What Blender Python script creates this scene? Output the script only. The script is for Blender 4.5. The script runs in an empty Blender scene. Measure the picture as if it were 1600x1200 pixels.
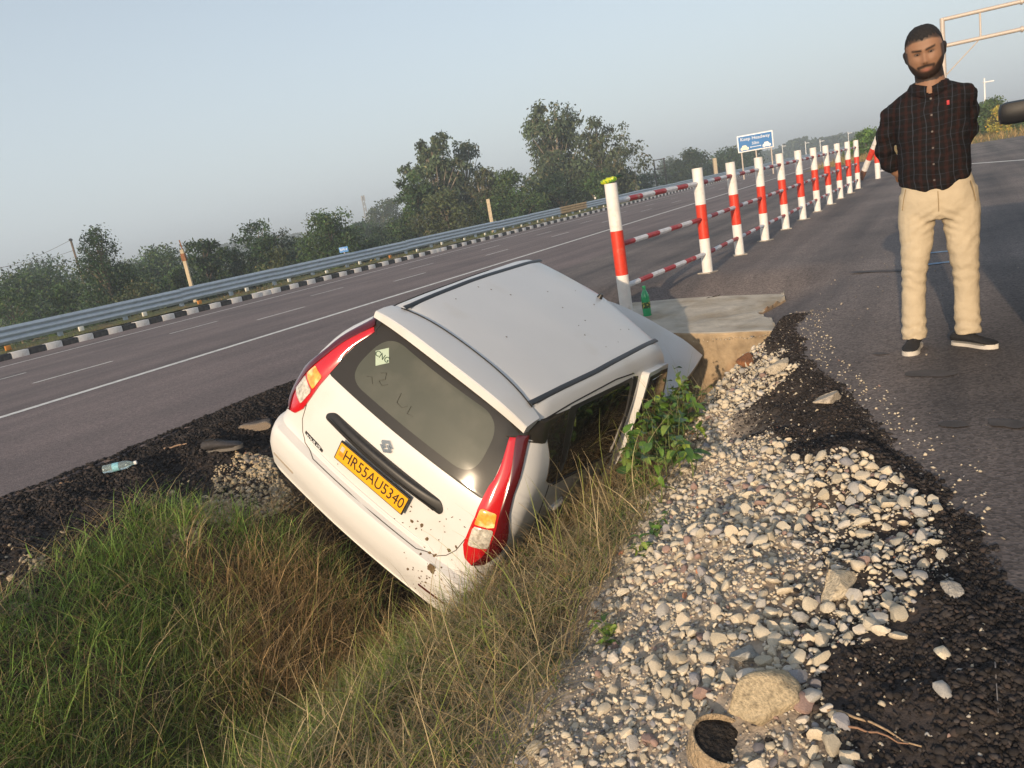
import bpy, bmesh, math, random
import numpy as np
from math import radians, sin, cos, pi, atan2
from mathutils import Vector, Matrix, Euler

sc = bpy.context.scene
COL = sc.collection
RNG = np.random.default_rng(7)

# ------------------------------------------------------------------ camera
FPX = 1202.0
PITCH, ROLL, CAMH = radians(13.2), radians(10.0), 1.2
_fw = np.array([0, cos(PITCH), -sin(PITCH)])
_rt = np.array([1.0, 0, 0])
_up = np.cross(_rt, _fw)
CX = cos(ROLL) * _rt - sin(ROLL) * _up
CU = sin(ROLL) * _rt + cos(ROLL) * _up
CAM = np.array([0, 0, CAMH])
cd = bpy.data.cameras.new("camera")
cam = bpy.data.objects.new("camera", cd)
COL.objects.link(cam)
cam.matrix_world = Matrix(((CX[0], CU[0], -_fw[0], 0), (CX[1], CU[1], -_fw[1], 0), (CX[2], CU[2], -_fw[2], CAMH), (0, 0, 0, 1)))
cd.sensor_width = 36.0
cd.lens = 36.0 * FPX / 1600.0
cd.clip_start = 0.05
cd.clip_end = 5000
sc.camera = cam

# ------------------------------------------------------------------ light
SUN_AZ, SUN_EL = radians(-153.0), radians(13.0)      # azimuth from +Y towards +X
SKY_STRENGTH, SUN_STRENGTH = 0.15, 3.9
w = bpy.data.worlds.new("World")
sc.world = w
w.use_nodes = True
nt = w.node_tree
bg = nt.nodes["Background"]
sky = nt.nodes.new("ShaderNodeTexSky")
sky.sky_type = 'NISHITA'
sky.sun_disc = False
sky.sun_elevation = SUN_EL
sky.sun_rotation = SUN_AZ
sky.air_density = 1.0
sky.dust_density = 2.0
sky.ozone_density = 1.0
hs = nt.nodes.new("ShaderNodeHueSaturation")
hs.inputs["Saturation"].default_value = 0.85
hs.inputs["Value"].default_value = 1.0
nt.links.new(sky.outputs[0], hs.inputs["Color"])
# morning haze: the sky pales to an even grey towards the horizon, all the way round
tcs = nt.nodes.new("ShaderNodeTexCoord")
sep = nt.nodes.new("ShaderNodeSeparateXYZ")
nt.links.new(tcs.outputs["Generated"], sep.inputs[0])
mr = nt.nodes.new("ShaderNodeMapRange")
mr.inputs[1].default_value = -0.02; mr.inputs[2].default_value = 0.5
mr.inputs[3].default_value = 0.92; mr.inputs[4].default_value = 0.22
nt.links.new(sep.outputs[2], mr.inputs[0])
hz = nt.nodes.new("ShaderNodeMix"); hz.data_type = 'RGBA'
nt.links.new(mr.outputs[0], hz.inputs[0])
nt.links.new(hs.outputs[0], hz.inputs[6])
hz.inputs[7].default_value = (3.65, 4.05, 4.4, 1)
nt.links.new(hz.outputs[2], bg.inputs[0])
bg.inputs[1].default_value = SKY_STRENGTH
sl = bpy.data.lights.new("sun", 'SUN')
sl.energy = SUN_STRENGTH
sl.angle = radians(0.6)
sl.color = (1.0, 0.77, 0.53)
so = bpy.data.objects.new("sun", sl)
COL.objects.link(so)
_sd = Vector((sin(SUN_AZ) * cos(SUN_EL), cos(SUN_AZ) * cos(SUN_EL), sin(SUN_EL)))
so.rotation_euler = _sd.to_track_quat('Z', 'Y').to_euler()
so.location = (-8, -8, 12)
sc.view_settings.view_transform = 'Standard'
sc.view_settings.look = 'None'
sc.view_settings.exposure = 0.33
sc.view_settings.gamma = 1.0
sc.view_settings.use_curve_mapping = False
sc.render.engine = 'CYCLES'
sc.cycles.use_denoising = True
sc.cycles.max_bounces = 6
sc.cycles.volume_bounces = 0

# ------------------------------------------------------------------ geometry of the view
AZ = radians(31.46)                                   # direction of the highway
D2 = np.array([sin(AZ), cos(AZ), 0.0])
N2 = np.array([cos(AZ), -sin(AZ), 0.0])
def uv(u, v, z=0.0):
    return D2 * u + N2 * v + np.array([0, 0, z])
def ray(px, py):
    r = _fw * FPX + CX * (px - 800) - CU * (py - 600)
    return r / np.linalg.norm(r)
def at(px, py, dist):                                 # point seen at a pixel, at a horizontal forward distance
    r = ray(px, py)
    return CAM + r * (dist / r[1])
def onz(px, py, z=0.0):
    r = ray(px, py)
    return CAM + r * ((z - CAMH) / r[2])
def touv(P):
    return float(P @ D2), float(P @ N2)

# ------------------------------------------------------------------ noise
def vnoise(x, y, seed=0):
    x = np.asarray(x, float); y = np.asarray(y, float)
    xi, yi = np.floor(x), np.floor(y)
    fx, fy = x - xi, y - yi
    fx = fx * fx * (3 - 2 * fx); fy = fy * fy * (3 - 2 * fy)
    def h(a, b):
        s = np.sin(a * 127.1 + b * 311.7 + seed * 74.7) * 43758.5453
        return s - np.floor(s)
    return (h(xi, yi) * (1 - fx) + h(xi + 1, yi) * fx) * (1 - fy) + (h(xi, yi + 1) * (1 - fx) + h(xi + 1, yi + 1) * fx) * fy
def fbm(x, y, seed=0, o=4):
    s, a, t = 0, 1.0, 0
    for i in range(o):
        s = s + a * vnoise(x * 2 ** i, y * 2 ** i, seed + i * 13); t += a; a *= .5
    return s / t
def sstep(a, b, x):
    t = np.clip((x - a) / (b - a), 0, 1)
    return t * t * (3 - 2 * t)

# ------------------------------------------------------------------ objects
def link(o, parent=None):
    COL.objects.link(o)
    if parent is not None:
        o.parent = parent
    return o
def tag(o, label=None, cat=None, group=None, kind=None):
    if label: o["label"] = label
    if cat: o["category"] = cat
    if group: o["group"] = group
    if kind: o["kind"] = kind
    return o
def thing(name, label, cat, loc=(0, 0, 0), rotz=0.0, group=None, kind=None):
    o = bpy.data.objects.new(name, None)
    o.empty_display_size = 0.2
    COL.objects.link(o)
    o.location = loc
    o.rotation_euler = (0, 0, rotz)
    return tag(o, label, cat, group, kind)
def npmesh(name, V, Fq=None, Ft=None, mats=(), smooth=True, col=None, midx=None):
    V = np.asarray(V, np.float32)
    me = bpy.data.meshes.new(name)
    fs = []
    if Fq is not None and len(Fq): fs.append(np.asarray(Fq, np.int32))
    if Ft is not None and len(Ft): fs.append(np.asarray(Ft, np.int32))
    loops = np.concatenate([f.ravel() for f in fs])
    tot = np.concatenate([np.full(len(f), f.shape[1], np.int32) for f in fs])
    start = np.concatenate([[0], np.cumsum(tot)[:-1]]).astype(np.int32)
    me.vertices.add(len(V)); me.vertices.foreach_set("co", V.ravel())
    me.loops.add(len(loops)); me.loops.foreach_set("vertex_index", loops)
    me.polygons.add(len(tot))
    me.polygons.foreach_set("loop_start", start)
    me.polygons.foreach_set("loop_total", tot)
    if midx is not None: me.polygons.foreach_set("material_index", np.asarray(midx, np.int32))
    me.polygons.foreach_set("use_smooth", np.full(len(tot), smooth, bool))
    for m in mats: me.materials.append(m)
    if col is not None:
        a = me.color_attributes.new("col", 'FLOAT_COLOR', 'POINT')
        c = np.ones((len(V), 4), np.float32); c[:, :3] = col
        a.data.foreach_set("color", c.ravel())
    me.update(calc_edges=True)
    return me
def mobj(name, me, parent=None, loc=None):
    o = bpy.data.objects.new(name, me)
    link(o, parent)
    if loc is not None: o.location = loc
    return o
class MB:                                            # collects shapes into one mesh
    def __init__(s): s.V = []; s.F = []; s.M = []; s.n = 0
    def add(s, V, F, m=0):
        V = np.asarray(V, float); s.V.append(V)
        for f in F: s.F.append(tuple(int(i) + s.n for i in f)); s.M.append(m)
        s.n += len(V); return s
    def box(s, c, h, R=None, m=0, bev=0.0):
        c = np.asarray(c, float); h = np.asarray(h, float)
        if bev <= 0:
            P = np.array([[x, y, z] for z in (-1, 1) for y in (-1, 1) for x in (-1, 1)]) * h
            F = [(0, 2, 3, 1), (4, 5, 7, 6), (0, 1, 5, 4), (2, 6, 7, 3), (0, 4, 6, 2), (1, 3, 7, 5)]
        else:
            bm = bmesh.new(); bmesh.ops.create_cube(bm, size=2)
            bmesh.ops.scale(bm, vec=tuple(h), verts=bm.verts)
            bmesh.ops.bevel(bm, geom=bm.edges[:], offset=bev, segments=2, profile=.6, affect='EDGES')
            bm.verts.index_update()
            P = np.array([v.co[:] for v in bm.verts]); F = [[v.index for v in f.verts] for f in bm.faces]; bm.free()
        if R is not None: P = P @ np.asarray(R).T
        return s.add(P + c, F, m)
    def tube(s, pts, rad, n=8, m=0, cap=True, sx=1.0):
        pts = np.asarray(pts, float); k = len(pts)
        rad = np.full(k, rad, float) if np.isscalar(rad) else np.asarray(rad, float)
        V = []
        t0 = pts[1] - pts[0]
        ref = np.array([0, 0, 1.0]) if abs(t0[2]) < .9 * np.linalg.norm(t0) else np.array([1.0, 0, 0])
        for i in range(k):
            t = pts[min(i + 1, k - 1)] - pts[max(i - 1, 0)]; t = t / (np.linalg.norm(t) + 1e-9)
            a = np.cross(t, ref); a /= np.linalg.norm(a) + 1e-9; b = np.cross(a, t)
            for j in range(n):
                th = 2 * pi * j / n
                V.append(pts[i] + rad[i] * (a * cos(th) * sx + b * sin(th)))
        F = [(i * n + j, i * n + (j + 1) % n, (i + 1) * n + (j + 1) % n, (i + 1) * n + j) for i in range(k - 1) for j in range(n)]
        if cap: F += [tuple(range(n))[::-1], tuple((k - 1) * n + j for j in range(n))]
        return s.add(V, F, m)
    def lathe(s, prof, n=16, c=(0, 0, 0), R=None, m=0):
        V = []; k = len(prof)
        for r, z in prof:
            for j in range(n): V.append((r * cos(2 * pi * j / n), r * sin(2 * pi * j / n), z))
        V = np.array(V)
        if R is not None: V = V @ np.asarray(R).T
        F = [(i * n + j, i * n + (j + 1) % n, (i + 1) * n + (j + 1) % n, (i + 1) * n + j) for i in range(k - 1) for j in range(n)]
        F += [tuple(range(n))[::-1], tuple((k - 1) * n + j for j in range(n))]
        return s.add(V + np.asarray(c, float), F, m)
    def mesh(s, name, mats, smooth=True, auto=None):
        me = bpy.data.meshes.new(name)
        me.from_pydata([tuple(v) for v in np.concatenate(s.V)], [], s.F)
        for mm in (mats if isinstance(mats, (list, tuple)) else [mats]): me.materials.append(mm)
        me.polygons.foreach_set("material_index", np.array(s.M, np.int32))
        me.polygons.foreach_set("use_smooth", np.full(len(s.F), smooth, bool))
        me.update(calc_edges=True)
        if smooth and auto: me.set_sharp_from_angle(angle=radians(auto))
        return me
    def obj(s, name, mats, parent=None, loc=None, smooth=True, auto=35):
        return mobj(name, s.mesh(name, mats, smooth, auto), parent, loc)
def copy_tree(o, parent=None):
    c = o.copy(); COL.objects.link(c)
    if parent is not None: c.parent = parent
    for ch in list(o.children): copy_tree(ch, c)
    return c
def rotz(a): return np.array([[cos(a), -sin(a), 0], [sin(a), cos(a), 0], [0, 0, 1.0]])
def basis(d, up=(0, 0, 1)):                          # columns: x = d, y, z~up
    d = np.asarray(d, float); d = d / np.linalg.norm(d)
    y = np.cross(up, d); y /= np.linalg.norm(y); z = np.cross(d, y)
    return np.stack([d, y, z], 1)

# ------------------------------------------------------------------ materials
def mat(name, c, rough=.6, var=0.0, vscale=8.0, bump=0.0, bscale=60.0, metal=0.0, spec=.5, coat=0.0, c2=None, trans=0.0, attr=False, ior=1.45, detail=4.0, alpha=1.0, emit=None, sss=0.0, c2lo=.35, c2hi=.65):
    m = bpy.data.materials.new(name); m.use_nodes = True
    nt = m.node_tree; N = nt.nodes; L = nt.links
    b = N["Principled BSDF"]
    b.inputs["Roughness"].default_value = rough
    b.inputs["Metallic"].default_value = metal
    b.inputs["Specular IOR Level"].default_value = spec
    b.inputs["Coat Weight"].default_value = coat
    b.inputs["Coat Roughness"].default_value = .08
    b.inputs["Transmission Weight"].default_value = trans
    b.inputs["IOR"].default_value = ior
    b.inputs["Alpha"].default_value = alpha
    b.inputs["Base Color"].default_value = (*c, 1)
    if sss: b.inputs["Subsurface Weight"].default_value = sss; b.inputs["Subsurface Radius"].default_value = (.01, .004, .002)
    src = None
    tc = N.new("ShaderNodeTexCoord")
    if attr:
        a = N.new("ShaderNodeAttribute"); a.attribute_name = "col"; src = a.outputs["Color"]
    if c2 is not None:
        n = N.new("ShaderNodeTexNoise"); n.inputs["Scale"].default_value = vscale; n.inputs["Detail"].default_value = detail
        L.new(tc.outputs["Object"], n.inputs["Vector"])
        r = N.new("ShaderNodeMapRange"); r.inputs[1].default_value = c2lo; r.inputs[2].default_value = c2hi
        L.new(n.outputs[0], r.inputs[0])
        mx = N.new("ShaderNodeMix"); mx.data_type = 'RGBA'
        L.new(r.outputs[0], mx.inputs[0])
        mx.inputs[6].default_value = (*c, 1); mx.inputs[7].default_value = (*c2, 1)
        if src is not None: L.new(src, mx.inputs[6])
        src = mx.outputs[2]
    if var > 0:
        n = N.new("ShaderNodeTexNoise"); n.inputs["Scale"].default_value = vscale * 2.3; n.inputs["Detail"].default_value = 6
        L.new(tc.outputs["Object"], n.inputs["Vector"])
        r = N.new("ShaderNodeMapRange"); r.inputs[1].default_value = .3; r.inputs[2].default_value = .7
        r.inputs[3].default_value = 1 - var; r.inputs[4].default_value = 1 + var
        L.new(n.outputs[0], r.inputs[0])
        mx = N.new("ShaderNodeMix"); mx.data_type = 'RGBA'; mx.blend_type = 'MULTIPLY'; mx.inputs[0].default_value = 1
        if src is not None: L.new(src, mx.inputs[6])
        else: mx.inputs[6].default_value = (*c, 1)
        L.new(r.outputs[0], mx.inputs[7])
        src = mx.outputs[2]
    if src is not None: L.new(src, b.inputs["Base Color"])
    if bump > 0:
        n = N.new("ShaderNodeTexNoise"); n.inputs["Scale"].default_value = bscale; n.inputs["Detail"].default_value = 5
        L.new(tc.outputs["Object"], n.inputs["Vector"])
        bp = N.new("ShaderNodeBump"); bp.inputs["Strength"].default_value = bump; bp.inputs["Distance"].default_value = .02
        L.new(n.outputs[0], bp.inputs["Height"]); L.new(bp.outputs[0], b.inputs["Normal"])
    if emit:
        b.inputs["Emission Color"].default_value = (*emit[:3], 1); b.inputs["Emission Strength"].default_value = emit[3]
    return m
def leafmat(name, tr=.35, rough=.55):
    m = bpy.data.materials.new(name); m.use_nodes = True
    nt = m.node_tree; N = nt.nodes; L = nt.links
    b = N["Principled BSDF"]; b.inputs["Roughness"].default_value = rough; b.inputs["Specular IOR Level"].default_value = .3
    a = N.new("ShaderNodeAttribute"); a.attribute_name = "col"
    L.new(a.outputs["Color"], b.inputs["Base Color"])
    t = N.new("ShaderNodeBsdfTranslucent"); L.new(a.outputs["Color"], t.inputs[0])
    mx = N.new("ShaderNodeMixShader"); mx.inputs[0].default_value = tr
    L.new(b.outputs[0], mx.inputs[1]); L.new(t.outputs[0], mx.inputs[2])
    L.new(mx.outputs[0], N["Material Output"].inputs[0])
    return m
def asphalt(name, c, dark, fleck):
    m = bpy.data.materials.new(name); m.use_nodes = True
    nt = m.node_tree; N = nt.nodes; L = nt.links
    b = N["Principled BSDF"]; b.inputs["Roughness"].default_value = .82; b.inputs["Specular IOR Level"].default_value = .35
    tc = N.new("ShaderNodeTexCoord")
    mp = N.new("ShaderNodeMapping"); mp.inputs["Rotation"].default_value = (0, 0, AZ); L.new(tc.outputs["Object"], mp.inputs[0])
    mp2 = N.new("ShaderNodeMapping"); mp2.inputs["Scale"].default_value = (1.6, .07, 1); L.new(mp.outputs[0], mp2.inputs[0])
    n1 = N.new("ShaderNodeTexNoise"); n1.inputs["Scale"].default_value = 1.3; n1.inputs["Detail"].default_value = 5; L.new(mp2.outputs[0], n1.inputs["Vector"])
    n2 = N.new("ShaderNodeTexNoise"); n2.inputs["Scale"].default_value = .42; n2.inputs["Detail"].default_value = 5; n2.inputs["Roughness"].default_value = .6; L.new(tc.outputs["Object"], n2.inputs["Vector"])
    n3 = N.new("ShaderNodeTexVoronoi"); n3.inputs["Scale"].default_value = 85; L.new(tc.outputs["Object"], n3.inputs["Vector"])
    ad = N.new("ShaderNodeMath"); ad.operation = 'ADD'; L.new(n1.outputs[0], ad.inputs[0]); L.new(n2.outputs[0], ad.inputs[1])
    r = N.new("ShaderNodeMapRange"); r.inputs[1].default_value = .72; r.inputs[2].default_value = 1.22; L.new(ad.outputs[0], r.inputs[0])
    mx = N.new("ShaderNodeMix"); mx.data_type = 'RGBA'; mx.inputs[6].default_value = (*dark, 1); mx.inputs[7].default_value = (*c, 1); L.new(r.outputs[0], mx.inputs[0])
    vc = N.new("ShaderNodeSeparateColor"); L.new(n3.outputs["Color"], vc.inputs[0])
    r2 = N.new("ShaderNodeMapRange"); r2.inputs[3].default_value = 1 - fleck; r2.inputs[4].default_value = 1 + fleck; L.new(vc.outputs[0], r2.inputs[0])
    m2 = N.new("ShaderNodeMix"); m2.data_type = 'RGBA'; m2.blend_type = 'MULTIPLY'; m2.inputs[0].default_value = 1
    L.new(mx.outputs[2], m2.inputs[6]); L.new(r2.outputs[0], m2.inputs[7])
    L.new(m2.outputs[2], b.inputs["Base Color"])
    bp = N.new("ShaderNodeBump"); bp.inputs["Strength"].default_value = .35; bp.inputs["Distance"].default_value = .006
    L.new(n3.outputs["Distance"], bp.inputs["Height"]); L.new(bp.outputs[0], b.inputs["Normal"])
    return m
M_asph = asphalt("asphalt", (.215, .166, .155), (.125, .099, .095), .35)
M_asph2 = asphalt("asphalt_service", (.205, .168, .150), (.062, .055, .055), .4)
M_paint = mat("road_paint", (.72, .70, .66), .7, var=.22, vscale=6, bump=.1)
M_white = mat("white_paint", (.76, .73, .69), .5, var=.08, vscale=6, c2=(.42, .34, .26), c2lo=.58, c2hi=.78, detail=9)
M_red = mat("red_paint", (.62, .045, .02), .45, var=.12, vscale=6, c2=(.50, .22, .15), c2lo=.60, c2hi=.72, detail=9)
M_railw = mat("rail_white", (.68, .68, .70), .5, var=.12, vscale=9)
M_railr = mat("rail_red", (.40, .035, .04), .5, var=.15, vscale=9, c2=(.42, .25, .22), c2lo=.6, c2hi=.72, detail=9)
M_zinc = mat("galvanised_steel", (.42, .49, .56), .5, metal=.35, var=.1, vscale=3, bump=.03)
M_conc = mat("concrete", (.42, .38, .32), .9, var=.25, vscale=3, bump=.35, bscale=40, c2=(.24, .20, .16), c2lo=.45, c2hi=.75)
M_black = mat("black_paint", (.03, .03, .032), .7, var=.3, vscale=6, c2=(.10, .09, .08), c2lo=.5, c2hi=.8)
M_wpost = mat("weathered_concrete", (.50, .41, .28), .9, var=.2, vscale=4)
M_steelpole = mat("pale_steel", (.66, .60, .52), .5, metal=.2, var=.06)
M_bark = mat("bark", (.15, .115, .085), .95, var=.4, vscale=3, bump=.5, bscale=12)
M_barkpale = mat("pale_bark", (.26, .22, .175), .9, var=.3, vscale=2.0, c2=(.2, .15, .11), c2lo=.5, c2hi=.7)
M_leaf = leafmat("leaves", .15)
M_grassb = leafmat("grass_blades", .2)
# ================================================================== SETTING
KX, V0 = .027, -5.0
UW = 6.2                                              # head wall of the ditch
def road_z(v):
    return np.where(v < V0, KX * (v - V0), 0.0)
_eu = [-6, 0.0, 1.0, 1.45, 1.8, 2.1, 2.39, 2.82, 3.71, 4.74, 5.5, 6.32, 9]
_ev = [.5, .5, .4, .28, .12, .02, -.03, -.15, -.52, -.93, -1.05, -1.12, -1.12]
def edge_r(u): return np.interp(u, _eu, _ev)
def ditch_z(u, v):
    u = np.asarray(u, float); v = np.asarray(v, float)
    dp = .05 * np.clip(u - 3.5, -1.5, 2.7)            # deeper towards the culvert
    zl = np.interp(v, [-6, -5.05, -4.72, -4.35, -3.9, -3.35, -2.95, -2.55], [KX * -1.0, -.002, -.05, -.20, -.40, -.86, -1.24, -1.27])
    zl = zl - dp * sstep(-4.9, -3.2, v)
    e = edge_r(u)
    t = np.clip((v + 2.05) / (e + 2.05), 0, 1)
    zr = np.where(v < -2.05, np.interp(v, [-2.6, -2.3, -2.05], [-1.27, -1.0, -.70]), -.70 * (1 - t) ** 1.25)
    zr = zr - dp * (1 - sstep(-2.3, -1.2, v))
    z = np.where(v < -2.55, zl, zr)
    m = sstep(-5.0, -4.6, v) * (1 - sstep(-.12, 0.02, v - e))
    z = z + m * ((fbm(u * 2.3, v * 2.3, 3) - .5) * .16 + (fbm(u * 9, v * 9, 5) - .5) * .05)
    # spilled heap of stones on the right bank
    hp = np.exp(-((u - 2.15) / 1.0) ** 2 - ((v + .62) / .42) ** 2) * .09
    z = z + hp - .34 * sstep(5.15, 5.9, u) * (1 - sstep(-1.65, -1.12, v)) * sstep(-2.6, -2.2, v)
    under = np.maximum(sstep(-.01, .06, v - right_edge(u)), sstep(-.01, .06, left_edge(u) - v))
    return z - under * .05
def grid_mesh(name, us, vs, zf, mats, midx=None, keep=None, col=None, smooth=True):
    U, Vv = np.meshgrid(us, vs, indexing='ij')
    Z = zf(U, Vv)
    P = U[..., None] * D2 + Vv[..., None] * N2; P[..., 2] = Z
    nu, nv = len(us), len(vs)
    idx = np.arange(nu * nv).reshape(nu, nv)
    F = np.stack([idx[:-1, :-1], idx[:-1, 1:], idx[1:, 1:], idx[1:, :-1]], -1)[..., ::-1]
    # orient upward
    uc = (U[:-1, :-1] + U[1:, 1:]) / 2; vc = (Vv[:-1, :-1] + Vv[1:, 1:]) / 2
    F = F.reshape(-1, 4); mi = None
    if midx is not None: mi = midx(uc.ravel(), vc.ravel())
    if keep is not None:
        k = keep(uc.ravel(), vc.ravel()); F = F[k]
        if mi is not None: mi = mi[k]
    F = F[:, ::-1]
    c = col(U.ravel(), Vv.ravel()) if col is not None else None
    return npmesh(name, P.reshape(-1, 3), Fq=F, mats=mats, smooth=smooth, midx=mi, col=c)
def fix_up(me):
    n = np.zeros(len(me.polygons) * 3, np.float32); me.polygons.foreach_get("normal", n)
    if n.reshape(-1, 3)[:, 2].mean() < 0: me.flip_normals()
    return me

M_soil = mat("soil", (.11, .08, .055), .95, var=.4, vscale=9, bump=.6, bscale=40, attr=True)
M_tar = mat("crumbled_tar", (.032, .026, .024), .9, var=.5, vscale=14, bump=.8, bscale=90, c2=(.075, .06, .052), c2lo=.5, c2hi=.8)
M_field = mat("field_ground", (.10, .11, .05), .95, var=.35, vscale=.15)
M_verge = mat("verge_soil", (.13, .13, .045), .95, var=.4, vscale=2.5, bump=.5, bscale=20, c2=(.20, .14, .06), c2lo=.5, c2hi=.7)

def jag(u, v, s): return (fbm(u * 3, v * 3, s) - .5) * .14 + (fbm(u * 14, v * 14, s + 1) - .5) * .07
US = np.unique(np.concatenate([np.arange(-3, 0.6, .12), np.arange(.6, UW + .001, .03), [UW]]))
USD = np.unique(np.concatenate([US, np.arange(UW, 6.95, .05)]))
VS = np.arange(-5.6, 1.6 + .001, .03)
def right_edge(u): return edge_r(u) + (fbm(u * 1.6, u * 0 + .5, 11) - .5) * .22 + (fbm(u * 9, u * 0 + .5, 12) - .5) * .09
def left_edge(u): return -5.0 + (fbm(u * 1.5, u * 0 + .5, 21) - .5) * .30 + (fbm(u * 9, u * 0 + .5, 22) - .5) * .10
def bend_sheet(name, us, edge, far, n, zf, mats):
    """a road sheet whose one edge follows a ragged curve and rolls down into the soil"""
    V = []
    t = np.linspace(0, 1, n)
    for u in us:
        e = float(edge(np.array(u)))
        s = 1 if far > e else -1
        V.append(uv(u, e - s * .05, float(zf(e)) - .09)); V.append(uv(u, e - s * .012, float(zf(e)) - .03))
        for k in t: v = e + (far - e) * k ** 1.5; V.append(uv(u, v, float(zf(v))))
    c = n + 2
    F = [(i * c + j, i * c + j + 1, (i + 1) * c + j + 1, (i + 1) * c + j) for i in range(len(us) - 1) for j in range(c - 1)]
    return npmesh(name, V, Fq=F, mats=mats)
def dcol(u, v):
    g = sstep(.38, .62, fbm(u * 2.2, v * 2.2, 31))
    soil = np.array([.085, .062, .042]); tar = np.array([.036, .029, .027]); grit = np.array([.33, .27, .21])
    e = edge_r(u)
    bnd = jag(u, v, 41) * 1.3
    wl = 1 - sstep(-4.35, -4.0, v + bnd)                                # black crumbs on the left slope
    wr = np.maximum(sstep(-.55, -.25, v - e + bnd) * (1 - g * .3), (1 - sstep(1.9, 2.3, u)) * sstep(-.62, -.45, v - e + bnd * .5))                   # and along the service road
    gr = sstep(-1.5, -1.2, v + bnd) * (1 - sstep(-.5, -.15, v - e + bnd * 1.5)) * (u < 5.9)
    gl = sstep(.5, .62, fbm(u * 1.7, v * 2.2, 77)) * sstep(-4.6, -4.3, v) * (1 - sstep(-4.05, -3.8, v)) * .8
    c = soil[None] * np.ones((len(u), 1))
    for wgt, cc in ((gr, grit), (gl, grit * .8), (wl, tar), (wr, tar)):
        wgt = np.clip(wgt, 0, 1)[:, None]; c = c * (1 - wgt) + cc * wgt
    return c
o = mobj("ditch", fix_up(grid_mesh("ditch", USD, VS, ditch_z, [M_soil], keep=lambda u, v: ((v < right_edge(u) + .2) & (v > left_edge(u) - .2) & (u < UW)) | ((u >= UW) & (v > -3.4) & (v < -1.30)), col=dcol)))
tag(o, kind="structure")
HW = -19.5
# highway: near strip with a ragged edge, then the plain sheets
vs_h = np.array([HW, -17, -14, -11, -9, -7, -5.6])
us_far = np.unique(np.concatenate([np.arange(-60, 60, 3.0), np.arange(60, 300, 12.0), np.arange(300, 1501, 60.0), [-3, UW]]))
hv = []
def merge(mes, name):
    bm = bmesh.new()
    for me in mes: bm.from_mesh(me)
    bmesh.ops.remove_doubles(bm, verts=bm.verts, dist=.0005)
    out = bpy.data.meshes.new(name); bm.to_mesh(out); bm.free()
    for mm in mes[0].materials: out.materials.append(mm)
    out.polygons.foreach_set("use_smooth", np.ones(len(out.polygons), bool))
    for me in mes: bpy.data.meshes.remove(me)
    return fix_up(out)
h1 = grid_mesh("h1", us_far, vs_h, lambda u, v: road_z(v), [M_asph])
h2 = bend_sheet("h2", US, left_edge, -5.6, 6, road_z, [M_asph])
h3 = grid_mesh("h3", us_far[us_far <= -3], np.array([-5.6, -5.0]), lambda u, v: road_z(v), [M_asph])
o = mobj("highway", merge([fix_up(h1), fix_up(h2), fix_up(h3)], "highway")); tag(o, kind="structure"); HIGHWAY = o

# apron / service road beyond the head wall, dipping to the culvert slab
def apron_z(u, v):
    d = (1 - sstep(7.5, 8.9, u)) * sstep(-4.4, -3.4, v) * (1 - sstep(-1.55, -.75, v))
    return road_z(v) - .20 * d
ua = np.arange(UW, 10.01, .1); va = np.unique(np.concatenate([np.arange(-5.6, 1.6, .1), [-1.32, 1.6]]))
slabfront = lambda v: np.interp(v, [-3.3, -2.19, -1.34], [6.80, 6.5, 6.32])
a1 = grid_mesh("a1", ua, va, apron_z, [M_asph2], keep=lambda u, v: ~((v > -3.3) & (v < -1.32) & (u < slabfront(v) + .2)))
a2 = bend_sheet("a2", US, right_edge, 1.6, 8, lambda v: 0.0, [M_asph2])
a3 = grid_mesh("a3", np.unique(np.concatenate([[-20, -3], np.arange(0, 50, 2.0), [UW, 10, 48]])), np.array([1.6, 6, 12, 25, 45.0]), lambda u, v: 0 * u, [M_asph2])
a4 = grid_mesh("a4", np.array([10, 20, 30, 40, 48.0]), np.array([-5.6, -5.0, -3, -1, 1.6]), lambda u, v: road_z(v), [M_asph2])
a5 = grid_mesh("a5", np.array([-20, -3.0]), np.array([.45, 1.0, 1.6]), lambda u, v: 0 * u, [M_asph2])
o = mobj("service_road", merge([fix_up(m) for m in (a1, a2, a3, a4, a5)], "service_road")); tag(o, kind="structure"); SERVICE = o
# soil face that closes the ditch under the apron
vsk = np.arange(-5.0, -.9, .1)
V = []; F = []
for i, v in enumerate(vsk):
    V += [uv(UW + .03 * sin(i * 1.7), v, float(apron_z(np.array(UW), np.array(v))) - .003), uv(UW - .05 + .05 * sin(i * 2.3), v, -.8), uv(UW + .02, v, -2.0)]
for i in range(len(vsk) - 1):
    a = i * 3
    if -3.32 < vsk[i] < -1.29: continue
    F += [(a, a + 1, a + 4, a + 3), (a + 1, a + 2, a + 5, a + 4)]
o = mobj("ditch_end", npmesh("ditch_end", V, Fq=F, mats=[mat("end_soil", (.12, .085, .06), .95, var=.45, vscale=7, bump=.8, bscale=25)])); tag(o, kind="structure")

# far ground: one sheet to the horizon, lower than the embankment
def far_z(u, v):
    z = np.where(v < -21, -.35 - 1.7 * sstep(-21, -27, v) * 1.0, -.45)
    z = np.where(v > 46, -.3, z)
    return np.where((v > -20.6) & (v < -19.9), -.42, z)
gu = np.unique(np.concatenate([np.linspace(-60, 60, 25), np.geomspace(60, 2500, 14), -np.geomspace(60, 2500, 14)]))
gv = np.unique(np.concatenate([[-2500, -1500, -800, -400, -200, -100, -60, -40, -34, -30, -27, -24, -21, -20], [1500, 800, 400, 200, 100, 60, 46]]))
def ground_z(u, v):
    z = np.interp(v, [-27, -21.0, -20.2], [-2.3, -.55, -.55])
    z = np.where(v > 40, -.12, z)
    return z + 0 * u
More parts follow.
